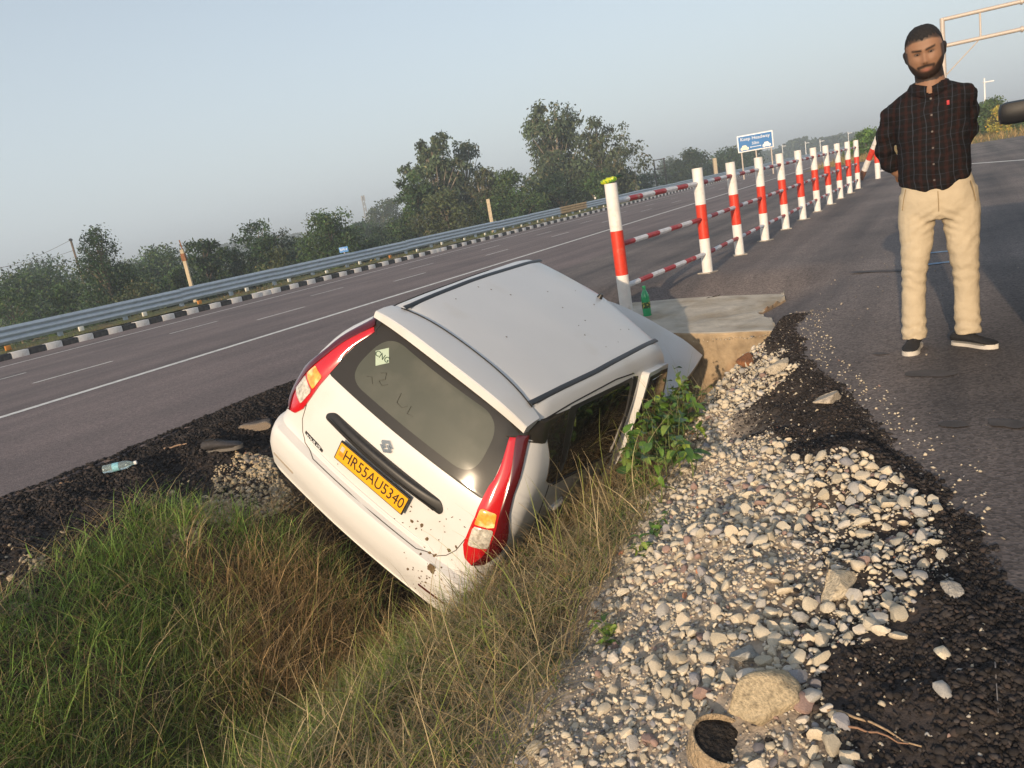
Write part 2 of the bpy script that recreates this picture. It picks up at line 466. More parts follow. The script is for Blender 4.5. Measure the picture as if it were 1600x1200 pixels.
# left of the highway, behind and right of the service area
g1 = grid_mesh("g1", gu, gv[gv <= -20], ground_z, [M_field])
g2 = grid_mesh("g2", gu, gv[gv >= 45.9], ground_z, [M_field])
g3 = grid_mesh("g3", gu, np.array([-20.0, -12, -5, 0, 10, 25, 46]), lambda u, v: -2.4 + 0 * u, [M_field])
o = mobj("ground", merge([fix_up(m) for m in (g1, g2, g3)], "ground")); tag(o, kind="structure")
# grassy verge between kerb and drop, and the gore beyond the service road
o = mobj("verge", fix_up(grid_mesh("verge", us_far[us_far < 400], np.array([-22.3, -21.2, -20.6, -20.1, -19.72]), lambda u, v: np.interp(v, [-22.3, -21.2, -20.6, -19.7], [-.95, -.26, -.17, -.23]) + .03 * np.sin(u * 1.3) * (v > -21), [M_verge]))); tag(o, kind="structure")
def gore_z(u, v): return road_z(np.minimum(v, -5.0)) * (v < -5) + .05 * sstep(48, 49, u) + .25 * sstep(50, 70, u) * sstep(-6, 3, v)
o = mobj("grass_gore", fix_up(grid_mesh("grass_gore", np.unique(np.concatenate([np.arange(47.6, 80, 2.0), np.geomspace(80, 600, 10)])), np.array([-7.6, -6, -4, -1, 2, 6, 15, 45.9]), gore_z, [mat("dry_gore", (.24, .17, .07), .95, var=.4, vscale=.8, c2=(.14, .15, .05), c2lo=.45, c2hi=.6)]))); tag(o, kind="structure")

# ------------------------------------------------------------------ road markings (parts of the roads)
def strip(name, P0, P1, wd, zf, parent, mt=M_paint, seg=1):
    V = []; F = []
    P0 = np.array(P0, float); P1 = np.array(P1, float)
    d = (P1 - P0) / np.linalg.norm(P1 - P0); q = np.array([-d[1], d[0]])
    for i in range(seg + 1):
        c = P0 + (P1 - P0) * i / seg
        for s in (-1, 1):
            e = c + q * s * wd / 2
            V.append(uv(e[0], e[1], float(zf(e[1])) + .004))
    for i in range(seg): F.append((2 * i, 2 * i + 1, 2 * i + 3, 2 * i + 2))
    return mobj(name, fix_up(npmesh(name, V, Fq=F, mats=[mt], smooth=False)), parent)
rz = lambda v: float(road_z(np.array(v)))
strip("edge_line", (-40, -8.95), (600, -8.95), .17, rz, HIGHWAY, seg=1)
strip("edge_line", (-40, -17.35), (600, -17.35), .13, rz, HIGHWAY, seg=1)
for k in range(-3, 22):
    strip("lane_dash", (1.65 + 4.36 * k + 4.36, -11.8), (2.9 + 4.36 * k + 4.36, -11.75), .10, rz, HIGHWAY)
    strip("lane_dash", (1.55 + 4.2 * k + 4.4, -14.2), (2.75 + 4.2 * k + 4.4, -14.15), .09, rz, HIGHWAY)
strip("taper_line", (20.5, 3.2), (26.6, .12), .16, lambda v: 0.0, SERVICE)

# dark blotches on the service road, with shapes of their own
M_blotch = mat("dark_blotch", (.085, .076, .074), .85, var=.3, vscale=4)
M_dullblue = mat("dull_blue", (.16, .25, .36), .7, var=.3, vscale=9)
def blot(name, c, ru, rv, rot, seed, mt, parent, z=.004, n=26):
    V = [uv(c[0], c[1], z)]
    for i in range(n):
        th = 2 * pi * i / n
        k = .72 + .5 * float(vnoise(np.array(cos(th) * 2 + seed), np.array(sin(th) * 2.0), seed))
        x, y = ru * k * cos(th), rv * k * sin(th)
        V.append(uv(c[0] + x * cos(rot) - y * sin(rot), c[1] + x * sin(rot) + y * cos(rot), z))
    F = [(0, 1 + i, 1 + (i + 1) % n) for i in range(n)]
    return mobj(name, fix_up(npmesh(name, V, Ft=F, mats=[mt], smooth=False)), parent)
def pb(px, py): return touv(onz(px, py))
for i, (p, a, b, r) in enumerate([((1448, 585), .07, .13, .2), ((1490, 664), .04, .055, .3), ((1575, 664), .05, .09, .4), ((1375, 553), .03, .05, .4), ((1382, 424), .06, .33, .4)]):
    blot("dark_blotch", pb(*p), a, b, r, i + 3, M_blotch, SERVICE, z=.004 + .0015 * (i % 3))
for p0, p1 in (((1430, 398), (1492, 392)), ((1430, 416), (1498, 408))):  # two short dull blue strips on the asphalt
    strip("blue_mark", pb(*p0), pb(*p1), .09, lambda v: 0.001, SERVICE, M_dullblue)

# ------------------------------------------------------------------ kerb of painted stones
KERB = thing("kerb", None, None, uv(0, HW, road_z(np.array(HW)))); tag(KERB, kind="structure")
KERB.rotation_euler = (0, 0, pi / 2 - AZ)             # local x runs along the road
kl = .415
mk = []
for mt in (M_white, M_black):
    b = MB(); b.box((0, 0, .015), (kl / 2 - .006, .11, .14), bev=.018); mk.append(b.mesh("kerb_stone", mt, True, 40))
ks = [(-4 + i) for i in range(300)]
for i in ks[:280]:
    u = i * kl + 2.35
    white = (i % 2 == 0)
    if i in (37, 61): white = True
    ko = mobj("kerb_stone", mk[0 if white else 1], KERB, (u, 0.004 * sin(i * 3.1), .006 * sin(i * 1.7)))
    ko.rotation_euler = (0, 0, .012 * sin(i * 2.3))
V = []; F = []; mi = []
for j, i in enumerate(range(276, 1100)):
    u0, u1 = i * kl + 2.35 - kl / 2, i * kl + 2.35 + kl / 2
    a = len(V)
    for u in (u0, u1):
        V += [(u, -.11, -.05), (u, -.11, .145), (u, .11, .145)]
    F += [(a, a + 3, a + 4, a + 1), (a + 1, a + 4, a + 5, a + 2)]; mi += [i % 2, i % 2]
fk = mobj("far_kerb_stones", npmesh("far_kerb", V, Fq=F, mats=[M_white, M_black], smooth=False, midx=mi), KERB); fk["kind"] = "stuff"

# ------------------------------------------------------------------ guardrail: three-wave beam on posts
GR = thing("guardrail", "long grey corrugated metal guardrail along the far side of the highway", "guardrail", uv(0, -20.25, -.33))
GR.rotation_euler = (0, 0, pi / 2 - AZ)
prof = []
for i in range(25):
    t = i / 24
    prof.append((.04 * (.5 - .5 * cos(2 * pi * 3 * t)), .26 + .42 * t))       # depth towards the road, height
PL = 3.8
V = []; F = []
for k, x in enumerate((0, PL + .16)):
    for (dy, z) in prof: V.append((x, -dy - .004 * (1 - k), z))
n = len(prof)
F = [(i, i + n, i + n + 1, i + 1) for i in range(n - 1)]
meb = npmesh("beam", V, Fq=F, mats=[M_zinc])
M_zinc2 = mat("rusty_panel", (.50, .34, .17), .7, metal=.2, var=.2, vscale=3)
meb2 = meb.copy(); meb2.materials.clear(); meb2.materials.append(M_zinc2)
bp_ = MB(); bp_.box((0, .09, .10), (.05, .05, .42)); mp_ = bp_.mesh("rail_post", M_zinc, False)
bs = MB()
for z in (.33, .47, .61): bs.lathe([(.022, 0), (.022, .012), (.012, .02)], 8, (0, -.02, z), np.array([[1, 0, 0], [0, 0, -1], [0, 1, 0.0]]))
mbolt = bs.mesh("bolts", M_zinc)
M_orange = mat("orange_reflector", (.65, .25, .04), .5); M_refw = mat("white_reflector", (.8, .78, .68), .5)
rf = MB(); rf.box((0, 0, .04), (.07, .02, .06), bev=.01)
mrf = [rf.mesh("reflector", M_refw), rf.mesh("reflector", M_orange)]
for k in range(-2, 60):
    x = k * PL
    mobj("beam_panel", meb2 if (11 <= k <= 11) else meb, GR, (x, .002 * (k % 2), .012 * sin(k * 1.9) + .0))
    if k < 40:
        ob = mobj("bolt", mbolt, GR, (x + .08, 0, 0)); ob["kind"] = "stuff"
    for q in (0, PL / 2):
        if k < 30: mobj("post", mp_, GR, (x + q, 0, 0))
    if k < 26:
        for q in (0.4, PL / 2 + .4):
            idx = int(k * 2 + (q > 1))
            r = mobj("reflector", mrf[1 if idx in (5, 8, 13) else 0], GR, (x + q, -.22, .16 + .03 * sin(idx * 2.2)))

# ------------------------------------------------------------------ culvert slab
def slab():
    t = thing("concrete_slab", "broken pale concrete culvert slab at the end of the ditch in front of the white car", "slab", uv(7.3, -2.2, -.17))
    base = np.array(uv(7.3, -2.2, -.17))
    key = [(6.30, -1.27), (6.62, -1.38), (6.95, -1.50), (7.15, -1.62), (7.36, -1.58), (7.7, -1.48), (8.05, -1.54), (8.25, -1.66), (8.45, -2.1), (8.62, -2.7), (8.75, -3.3), (6.80, -3.3), (6.62, -2.75), (6.5, -2.19), (6.41, -1.76)]
    pts = []
    for i in range(len(key)):
        a = np.array(key[i]); b = np.array(key[(i + 1) % len(key)]); k = 5
        for j in range(k):
            p = a + (b - a) * j / k
            if 0 < i < 9: p = p + np.array([1, .6]) * (fbm(p[0] * 9, p[1] * 9, 4) - .5) * .10
            pts.append(p)
    n = len(pts); bm = bmesh.new()
    top = []; mid = []; bot = []
    for p in pts:
        zt = -.172 + .06 * sstep(7.4, 8.7, p[0]) + .006 * sin(p[0] * 31)
        top.append(bm.verts.new(Vector(uv(p[0], p[1], zt) - base)))
        mid.append(bm.verts.new(Vector(uv(p[0] + .015 * sin(p[1] * 23), p[1], -.55 + .05 * sin(p[1] * 17)) - base)))
        bot.append(bm.verts.new(Vector(uv(p[0] - .05, p[1], -1.9) - base)))
    bm.faces.new(top)
    for i in range(n):
        j = (i + 1) % n
        bm.faces.new((top[i], mid[i], mid[j], top[j])); bm.faces.new((mid[i], bot[i], bot[j], mid[j]))
    bmesh.ops.recalc_face_normals(bm, faces=bm.faces)
    bmesh.ops.bevel(bm, geom=[e for e in bm.edges if e.verts[0] in top and e.verts[1] in top], offset=.018, segments=2, profile=.5, affect='EDGES')
    me = bpy.data.meshes.new("slab_body"); bm.to_mesh(me); bm.free()
    smat = mat("slab_face", (.36, .27, .17), .95, var=.35, vscale=2.5, bump=.6, bscale=22, c2=(.20, .11, .055), c2lo=.46, c2hi=.66)
    me.materials.append(mat("slab_concrete", (.50, .45, .37), .92, var=.22, vscale=2.2, bump=.4, bscale=30, c2=(.33, .27, .19), c2lo=.45, c2hi=.68))
    me.materials.append(smat)
    for p in me.polygons:
        if p.normal.z < .5: p.material_index = 1
    mobj("slab_body", me, t)
    # rough aggregate at the foot of the face: broken bricks and lumps
slab()
# ================================================================== TEXT
def text_mesh(name, s, size, mt, align='CENTER', extr=.0012, sx=1.0):
    cu = bpy.data.curves.new(name, 'FONT'); cu.body = s; cu.size = size; cu.align_x = align; cu.align_y = 'CENTER'; cu.extrude = extr
    cu.resolution_u = 3
    to = bpy.data.objects.new(name, cu); COL.objects.link(to)
    dg = bpy.context.evaluated_depsgraph_get()
    me = bpy.data.meshes.new_from_object(to.evaluated_get(dg))
    bpy.data.objects.remove(to); bpy.data.curves.remove(cu)
    me.name = name; me.materials.clear(); me.materials.append(mt)
    if sx != 1.0: me.transform(Matrix.Diagonal((sx, 1, 1, 1)))
    return me
def place(o, loc, X, Z):                              # local x along X, local z along Z
    X = Vector(X).normalized(); Z = Vector(Z).normalized(); Y = Z.cross(X).normalized(); Z = X.cross(Y)
    o.matrix_local = Matrix(((X.x, Y.x, Z.x, loc[0]), (X.y, Y.y, Z.y, loc[1]), (X.z, Y.z, Z.z, loc[2]), (0, 0, 0, 1)))
    return o

# ================================================================== ROADSIDE FURNITURE
M_blue = mat("sign_blue", (.008, .15, .42), .5)
M_signw = mat("sign_white", (.82, .82, .82), .5)
M_cream = mat("sign_cream", (.85, .78, .6), .5)
M_pipe = mat("gantry_pipe", (.50, .43, .37), .5, metal=.1, var=.1)
def keep_sign():
    P0 = at(1155.5, 231, 62.0)
    r = ray(1206, 220)
    # lower edge horizontal: find the distance on the right ray with the same height of the panel centre
    W = 2.6; Hh = 1.24
    c = at(1180, 221.5, 60.0)
    t = thing("road_sign", "blue roadside sign reading Keep Headway with two white cars, on three posts", "road sign", (c[0], c[1], -.6))
    f = np.array([-c[0], -c[1], 0]); f /= np.linalg.norm(f); ang = radians(4)
    f = rotz(ang) @ f; x = np.array([-f[1], f[0], 0])
    zc = c[2] + .6
    def L(a, b, d=0.0): return x * a + f * d + np.array([0, 0, zc + b])
    R = np.stack([x, -f, np.array([0, 0, 1.0])], 1)
    b = MB(); b.box(L(0, 0), (W / 2, .03, Hh / 2), R, bev=.02); b.obj("panel_frame", M_signw, t)
    b = MB(); b.box(L(0, 0, .034), (W / 2 - .09, .006, Hh / 2 - .09), R); b.obj("panel", M_blue, t)
    for s, dx, dy, mt in (("Keep Headway", 0, .31, M_signw), ("50m", 0, -.08, M_signw)):
        o = mobj("lettering", text_mesh("lettering", s, .35 if s[0] == 'K' else .30, mt, extr=.004), t); place(o, L(dx, dy, .046), x, f)
    # arrow line between the cars
    b = MB(); b.box(L(0, -.33, .044), (.32, .003, .020), R)
    for sg in (-1, 1):
        V = [L(sg * .42, -.33, .046), L(sg * .32, -.28, .046), L(sg * .32, -.38, .046)]; b.add(V, [(0, 1, 2)])
    b.obj("arrow", M_signw, t, smooth=False)
    for sg, mt in ((-1, M_cream), (1, M_signw)):
        pr = [(-.42, -.16), (-.42, -.02), (-.3, .04), (-.18, .17), (.14, .17), (.28, .03), (.42, .0), (.42, -.16), (.30, -.16), (.25, -.21), (.19, -.16), (-.2, -.16), (-.26, -.21), (-.32, -.16)]
        V = [L(sg * .80 + a * .72, -.30 + bb, .047) for a, bb in pr]
        bm = bmesh.new(); vs = [bm.verts.new(v) for v in V]; bm.faces.new(vs); me = bpy.data.meshes.new("car_symbol"); bm.to_mesh(me); bm.free(); me.materials.append(mt)
        mobj("car_symbol", me, t)
    for a in (-1.05, 0.0, 1.1):
        b = MB(); b.tube([x * a - f * .05, x * a - f * .05 + np.array([0, 0, zc - Hh / 2 + .05])], .055, 10); b.obj("post", M_pipe, t)
keep_sign()
def small_blue_sign():
    c = at(537, 390, 30.0)
    t = thing("marker_board", "small blue marker board behind the guardrail in front of the trees", "sign", (c[0], c[1], c[2] - 1.5))
    b = MB(); b.box((0, 0, 1.5), (.17, .015, .10), bev=.01); b.obj("board", mat("board_blue", (.10, .28, .62), .5), t)
    o = mobj("lettering", text_mesh("lettering", "KM 4", .12, M_signw, extr=.002), t); place(o, (0, -.022, 1.5), (1, 0, 0), (0, -1, 0))
    b = MB(); b.tube([(0, .03, -.6), (0, .03, 1.42)], .025); b.obj("post", M_pipe, t)
small_blue_sign()
# pale concrete posts behind the guardrail
for i, (px, py, d, h) in enumerate([(284, 390, 29, 3.4), (762, 311, 45, 3.6), (990, 270, 68, 3.8), (1116, 247, 100, 4.4)]):
    P = at(px, py, d)
    lab = ["pale concrete post with a rusty top, farthest left behind the guardrail", "pale concrete post standing in front of the tall eucalyptus trees", "pale concrete post right of the tall trees, behind the first red and white post", "pale concrete post behind the guardrail nearest the blue sign"][i]
    t = thing("concrete_post", lab, "post", (P[0], P[1], P[2] - h), group="pale concrete posts behind the guardrail")
    b = MB(); k = d / 30
    b.box((0, 0, h / 2), (.065 * k, .065 * k, h / 2), bev=.015 * k); b.obj("shaft", M_wpost, t)
    if i == 0:
        b = MB(); b.box((0, 0, h - .28), (.08, .08, .14), bev=.02); b.tube([(.02, 0, h - .02), (.0, 0, h + .35)], .02, 6); b.obj("rusty_bracket", mat("rust", (.25, .11, .05), .9, var=.4), t)
# black and white hazard marker
def hazard():
    P = at(928, 293, 58); h = 3.0
    t = thing("hazard_marker", "thin black and white striped marker post behind the guardrail", "marker post", (P[0], P[1], P[2] - h))
    for i in range(10):
        b = MB(); b.box((0, 0, h - .14 - .28 * i), (.09, .03, .14)); b.obj("band", M_signw if i % 2 == 0 else M_black, t, smooth=False)
hazard()
def frame_mast():
    P = at(1029, 248, 75); h = 4.6
    t = thing("frame_mast", "dark two legged metal electricity frame between the tall trees and the round tree", "mast", (P[0], P[1], P[2] - h))
    M = mat("dark_steel", (.05, .05, .055), .7)
    for s in (-1, 1):
        b = MB(); b.tube([(s * .48, 0, 0), (s * .48, 0, h)], .07, 6); b.obj("leg", M, t)
    for z in (h - .08, h * .66, h * .8):
        b = MB(); b.tube([(-.6, 0, z), (.6, 0, z)], .045, 6); b.obj("crossbar", M, t)
frame_mast()
def cell_tower():
    P = at(566, 306, 260); h = 16
    t = thing("lattice_tower", "faint thin lattice tower far off in the haze left of the tall trees", "tower", (P[0], P[1], P[2] - h))
    M = mat("tower_steel", (.3, .3, .3), .7)
    b = MB()
    for s in (-1, 1):
        for q in (-1, 1): b.tube([(s * .9, q * .9, 0), (s * .25, q * .25, h)], .09, 4)
    for i in range(9):
        z0, z1 = h * i / 9, h * (i + 1) / 9; a0, a1 = .9 - .65 * i / 9, .9 - .65 * (i + 1) / 9
        for q in (-1, 1): b.tube([(-a0, q * a0, z0), (a1, q * a1, z1)], .06, 4); b.tube([(a0, q * a0, z0), (-a1, q * a1, z1)], .06, 4)
    b.obj("lattice", M, t)
    b = MB()
    for a in range(3): b.box((.5 * cos(a * 2.1), .5 * sin(a * 2.1), h - .8), (.18, .18, .9))
    b.obj("antenna", M, t)
cell_tower()
# power line at the far left
def wire_pole():
    P = at(111, 377, 62)
    t = thing("wire_pole", "dark insulator pole rising from the trees with two wires at the far left", "power pole", (P[0], P[1], -2.3))
    h = P[2] + 2.3
    b = MB(); b.tube([(0, 0, 0), (0, 0, h)], .08, 8); b.obj("pole", M_bark, t)
    b = MB(); b.lathe([(.05, 0), (.14, .05), (.14, .16), (.05, .22)], 8, (0, 0, h)); b.obj("insulator", M_black, t)
    for py in (427, 420):
        e = at(-40, py, 60) - np.array([P[0], P[1], -2.3])
        s = np.array([0, 0, h + (.1 if py > 424 else -.7)])
        pts = [s + (e - s) * k / 10 - np.array([0, 0, .35 * sin(pi * k / 10)]) for k in range(11)]
        b = MB(); b.tube(pts, .012, 4); b.obj("wire", M_black, t)
wire_pole()
def gantry():
    P = at(1472, 31, 44); h = P[2]
    t = thing("pipe_gantry", "pale steel pipe gantry over the service road behind the man", "gantry", (P[0], P[1], 0))
    r = ray(1640, -8); k = (h - CAMH) / r[2]; E = CAM + r * k
    dv = np.array([E[0] - P[0], E[1] - P[1], 0]); Lb = np.linalg.norm(dv); dv /= Lb
    sp = 1.35
    b = MB(); b.tube([(0, 0, 0), (0, 0, h + .08)], .12, 12); b.obj("upright", M_pipe, t)
    Lb = max(Lb, 9.0)
    for z in (h, h - sp):
        b = MB(); b.tube([np.array([0, 0, z]), dv * Lb + np.array([0, 0, z])], .105, 12); b.obj("beam", M_pipe, t)
        b = MB()
        for a in (3.6, 7.2):
            b.tube([dv * (a - .05) + np.array([0, 0, z]), dv * (a + .05) + np.array([0, 0, z])], .16, 12)
        b.obj("flange", M_pipe, t)
    for a in (1.75, 5.4):
        b = MB(); b.tube([dv * a + np.array([0, 0, h]), dv * a + np.array([0, 0, h - sp])], .05, 8); b.obj("strut", M_pipe, t)
    b = MB(); b.tube([dv * 1.75 + np.array([0, 0, h - sp]), np.array([0, 0, h - sp - 1.6])], .035, 6); b.obj("brace", M_pipe, t)
    b = MB(); b.tube([dv * Lb + np.array([0, 0, 0]), dv * Lb + np.array([0, 0, h + .08])], .12, 12); b.obj("upright", M_pipe, t)
gantry()
def lamp_post(px, py, d, h, lab, panel=True):
    P = at(px, py, d)
    t = thing("street_lamp", lab, "street lamp", (P[0], P[1], P[2] - h), group="solar street lamps in the distance")
    b = MB(); b.tube([(0, 0, 0), (0, 0, h)], [.10, .06], 8); b.obj("pole", M_signw, t)
    if panel:
        b = MB(); b.box((-.55, 0, h * .66), (.75, .5, .04), Euler((.5, -.35, 0)).to_matrix()); b.obj("solar_panel", mat("solar", (.05, .08, .12), .3), t)
    b = MB(); b.box((.35, 0, h - .35), (.45, .1, .05)); b.obj("lamp_head", M_signw, t)
lamp_post(1538, 122, 70, 7.5, "white solar street lamp with a tilted panel just right of the man's shoulder")
for i, (px, py) in enumerate([(1281, 218), (1258, 221), (1222, 226), (1325, 206)]):
    lamp_post(px, py, 150 + i * 10, 7.0, ["thin white lamp pole far along the highway, above the sixth fence post", "thin white lamp pole far along the highway left of the haze wood gap", "thin white lamp pole just right of the blue sign", "farthest thin white lamp pole near the vanishing point"][i], False)

# ================================================================== TREES
def quads_leaves(P, D, Nn, ln, wd, col):
    """leaf quads: centre P, long axis D, normal Nn"""
    D = D / (np.linalg.norm(D, axis=1, keepdims=True) + 1e-9)
    S = np.cross(D, Nn); S /= np.linalg.norm(S, axis=1, keepdims=True) + 1e-9
    a = P - D * ln[:, None] * .5; b = P + S * wd[:, None] * .5; c = P + D * ln[:, None] * .5; d = P - S * wd[:, None] * .5
    V = np.stack([a, b, c, d], 1).reshape(-1, 3)
    F = np.arange(len(V)).reshape(-1, 4)
    return V, F, np.repeat(col, 4, 0)
def unit(rng, n):
    v = rng.normal(size=(n, 3)); return v / np.linalg.norm(v, axis=1, keepdims=True)
def tree(name, label, cat, loc, H, Wd, kind, seed, nl=4500, leaf=.2, base=(.055, .085, .03), group=None, ncl=None, pale=False):
    rng = np.random.default_rng(seed)
    t = thing(name, label, cat, loc, group=group)
    if kind == 'euc': t0, prof = .22, lambda q: (.45 + .75 * np.sin(np.pi * np.clip(q, 0, 1) ** .8)) * (1 - .35 * q)
    elif kind == 'cone': t0, prof = .03, lambda q: np.clip(1.05 - q, .05, 1) ** .75
    elif kind == 'bush': t0, prof = .0, lambda q: np.sqrt(np.clip(1 - (q * 1.0 - .25) ** 2 / .6, .02, 1))
    else: t0, prof = .10, lambda q: np.sqrt(np.clip(1 - ((q - .42) / .62) ** 2, .02, 1))
    ncl = ncl or {'euc': 84, 'cone': 110, 'bush': 46, 'round': 60}[kind]
    q = rng.random(ncl) ** (.85 if kind != 'cone' else .95)
    th = rng.random(ncl) * 2 * pi
    rad = prof(q) * np.sqrt(rng.random(ncl)) * Wd / 2 * rng.uniform(.55, 1.08, ncl)
    C = np.stack([rad * np.cos(th), rad * np.sin(th), (t0 + (1 - t0) * q * .94) * H], 1)
    if kind == 'euc':                                # several rising stems
        ns = 3; sx = rng.normal(size=(ns, 2)) * Wd * .16; C[:, :2] += sx[rng.integers(0, ns, ncl)] * (C[:, 2:3] / H)
    cs = Wd * (rng.uniform(.08, .155, ncl) if kind == 'euc' else rng.uniform(.11, .19, ncl)) * (1 - (.62 if kind == 'cone' else .3) * q)
    tone = rng.normal(0, .22, ncl)
    n_in = np.maximum(6, (nl * cs ** 2 / (cs ** 2).sum()).astype(int))
    ci = np.repeat(np.arange(ncl), n_in); n = len(ci)
    d = unit(rng, n); rr = rng.random(n) ** (1 / 2.2)
    P = C[ci] + d * (rr * cs[ci])[:, None] * np.array([1.15, 1.15, .95]) * rng.uniform(.7, 1.35, (n, 1))
    # wisps hanging out of the clumps
    P[:, 2] = np.maximum(P[:, 2], .02)
    ax = unit(rng, n) * .9 + d * .5; ax[:, 2] -= (.8 if kind == 'euc' else .1)
    col = np.array(base)[None] * np.exp(tone[ci] + rng.normal(0, .22, n))[:, None]
    col[:, 0] *= 1 + .5 * (rng.random(n) < .12)
    col = col * np.array([.84, 1.0, .95])
    if kind == 'euc': col = col * np.array([1.08, 1.02, 1.1])
    ln = leaf * rng.uniform(.6, 1.5, n); wd = ln * rng.uniform(.3, .55, n)
    V, F, Cc = quads_leaves(P, ax, unit(rng, n), ln, wd, col)
    me = npmesh("crown", V, Fq=F, mats=[M_leaf], smooth=False, col=Cc)
    mobj("crown", me, t)
    b = MB(); tr = .018 * H + .02 * Wd * .4
    lean = rng.normal(size=2) * .03 * H
    top = np.array([lean[0], lean[1], H * (.86 if kind in ('euc', 'cone') else .6)])
    tp = [np.array([top[0] * k * k, top[1] * k * k, top[2] * k]) for k in np.linspace(0, 1, 7)]
    b.tube(tp, [tr * (1.15 - .95 * k) for k in np.linspace(0, 1, 7)], 7)
    for i in range(0, ncl, 2 if kind == 'euc' else 3):
        k = np.clip(C[i, 2] / top[2] * .62, .08, .92); s = np.array([top[0] * k * k, top[1] * k * k, top[2] * k])
        m_ = (s + C[i]) / 2 + np.array([0, 0, .06 * H]) * (1 if kind != 'euc' else -.3)
        b.tube([s, m_, C[i]], [tr * .34, tr * .22, tr * .07], 5, cap=False)
    b.obj("trunk", M_barkpale if (kind == 'euc' or pale) else M_bark, t)
    return t
GZ = -2.3
def ptree(px, topy, d, wpx, kind, seed, name, label, cat="tree", nl=4500, leaf=.2, base=(.055, .085, .03), group="trees beyond the guardrail", gz=GZ, **k):
    P = at(px, topy, d); s = np.linalg.norm(P - CAM) / FPX
    return tree(name, label, cat, (P[0], P[1], gz), P[2] - gz, wpx * s * 1.28, kind, seed, int(nl * (1.9 if kind == 'euc' else 1.75)), leaf, base, group, **k)
DG = (.036, .062, .024); MG = (.054, .086, .028); OG = (.078, .084, .036); GG = (.055, .072, .035)
ptree(141, 350, 40, 125, 'cone', 11, "conical_tree", "tall dark tree with a pointed crown at the left edge rising above the hedge", nl=13000, leaf=.13, base=DG)
ptree(28, 430, 50, 110, 'round', 12, "broad_tree", "broad green tree at the far left edge behind the guardrail", nl=4500, base=MG)
ptree(60, 412, 75, 120, 'round', 13, "broad_tree", "dark tree behind the broad tree at the far left edge", nl=4000, leaf=.28, base=DG)
ptree(92, 440, 42, 60, 'bush', 14, "shrub", "green shrub just left of the pointed tree", "shrub", nl=2600, leaf=.16, base=MG)
ptree(196, 412, 60, 80, 'round', 15, "broad_tree", "rounded tree just right of the pointed tree", nl=3600, leaf=.22, base=MG)
ptree(248, 389, 62, 100, 'round', 16, "broad_tree", "wide round crowned tree left of the leaning pale post", nl=4600, leaf=.22, base=(.058, .095, .030))
ptree(215, 440, 38, 70, 'bush', 17, "shrub", "olive shrub right of the pointed tree, low behind the rail", "shrub", nl=2400, leaf=.14, base=OG)
ptree(312, 371, 44, 62, 'round', 18, "broad_tree", "dark tree right behind the leaning pale post", nl=4200, leaf=.18, base=DG)
ptree(345, 392, 50, 70, 'bush', 19, "shrub", "dark green shrub between the leaning post and the next round tree", "shrub", nl=3000, leaf=.18, base=DG)
ptree(396, 344, 46, 82, 'round', 20, "broad_tree", "round dark tree between the leaning post and the small blue board", nl=5600, leaf=.18, base=DG)
ptree(430, 388, 40, 60, 'bush', 21, "shrub", "yellowish green shrub low behind the rail, left of the small blue board", "shrub", nl=2400, leaf=.15, base=OG)
ptree(508, 333, 46, 100, 'round', 22, "broad_tree", "wide round tree behind the small blue board", nl=6200, leaf=.18, base=MG)
ptree(462, 372, 70, 60, 'round', 23, "broad_tree", "smaller hazy tree left of the small blue board", nl=3000, leaf=.24, base=DG)
ptree(560, 345, 85, 60, 'round', 24, "broad_tree", "hazy tree at the foot of the far lattice tower", nl=2600, leaf=.3, base=DG)
ptree(602, 312, 120, 58, 'round', 25, "broad_tree", "hazy grey green tree left of the tall eucalyptus trees", nl=3000, leaf=.4, base=GG)
ptree(578, 375, 48, 60, 'bush', 26, "shrub", "dark shrub right of the small blue board", "shrub", nl=2800, leaf=.17, base=DG)
# the tall group
EU = (.075, .095, .048)
ptree(668, 210, 60, 74, 'euc', 31, "eucalyptus_tree", "tall full eucalyptus, leftmost of the tall group", nl=6500, leaf=.28, base=EU)
ptree(712, 216, 64, 58, 'euc', 32, "eucalyptus_tree", "tall thin eucalyptus with a sparse top, second of the tall group", nl=2400, leaf=.26, base=EU)
ptree(640, 268, 56, 60, 'round', 33, "broad_tree", "leafy tree at the foot of the leftmost eucalyptus", nl=4800, leaf=.22, base=MG)
ptree(690, 300, 52, 110, 'bush', 34, "shrub", "wide olive thicket under the two left eucalyptus trees", "shrub", nl=5200, leaf=.2, base=OG)
ptree(745, 262, 60, 64, 'euc', 35, "eucalyptus_tree", "shorter eucalyptus in the dip between the two tall clumps", nl=2600, leaf=.24, base=OG)
ptree(790, 262, 58, 84, 'round', 36, "broad_tree", "yellow green leafy tree left of the tallest eucalyptus", nl=5200, leaf=.22, base=(.060, .084, .026))
ptree(852, 156, 66, 104, 'euc', 37, "eucalyptus_tree", "tallest eucalyptus, in the right clump of tall trees", nl=7500, leaf=.3, base=EU)
ptree(925, 178, 66, 92, 'euc', 38, "eucalyptus_tree", "pale stemmed eucalyptus at the right end of the tall group", nl=4600, leaf=.28, base=(.075, .088, .042))
ptree(868, 272, 60, 96, 'bush', 39, "shrub", "very dark thicket under the tallest eucalyptus", "shrub", nl=5200, leaf=.2, base=(.026, .045, .020))
ptree(815, 292, 54, 80, 'bush', 40, "shrub", "leafy thicket behind the second pale post", "shrub", nl=4200, leaf=.19, base=MG)
ptree(930, 268, 58, 70, 'bush', 41, "shrub", "green thicket behind the striped marker post", "shrub", nl=3600, leaf=.2, base=MG)
ptree(972, 262, 80, 56, 'round', 42, "broad_tree", "dark low tree right of the eucalyptus group", nl=3000, leaf=.26, base=DG)
ptree(1005, 272, 90, 60, 'round', 43, "broad_tree", "low hazy tree left of the dark metal frame", nl=2600, leaf=.3, base=DG)
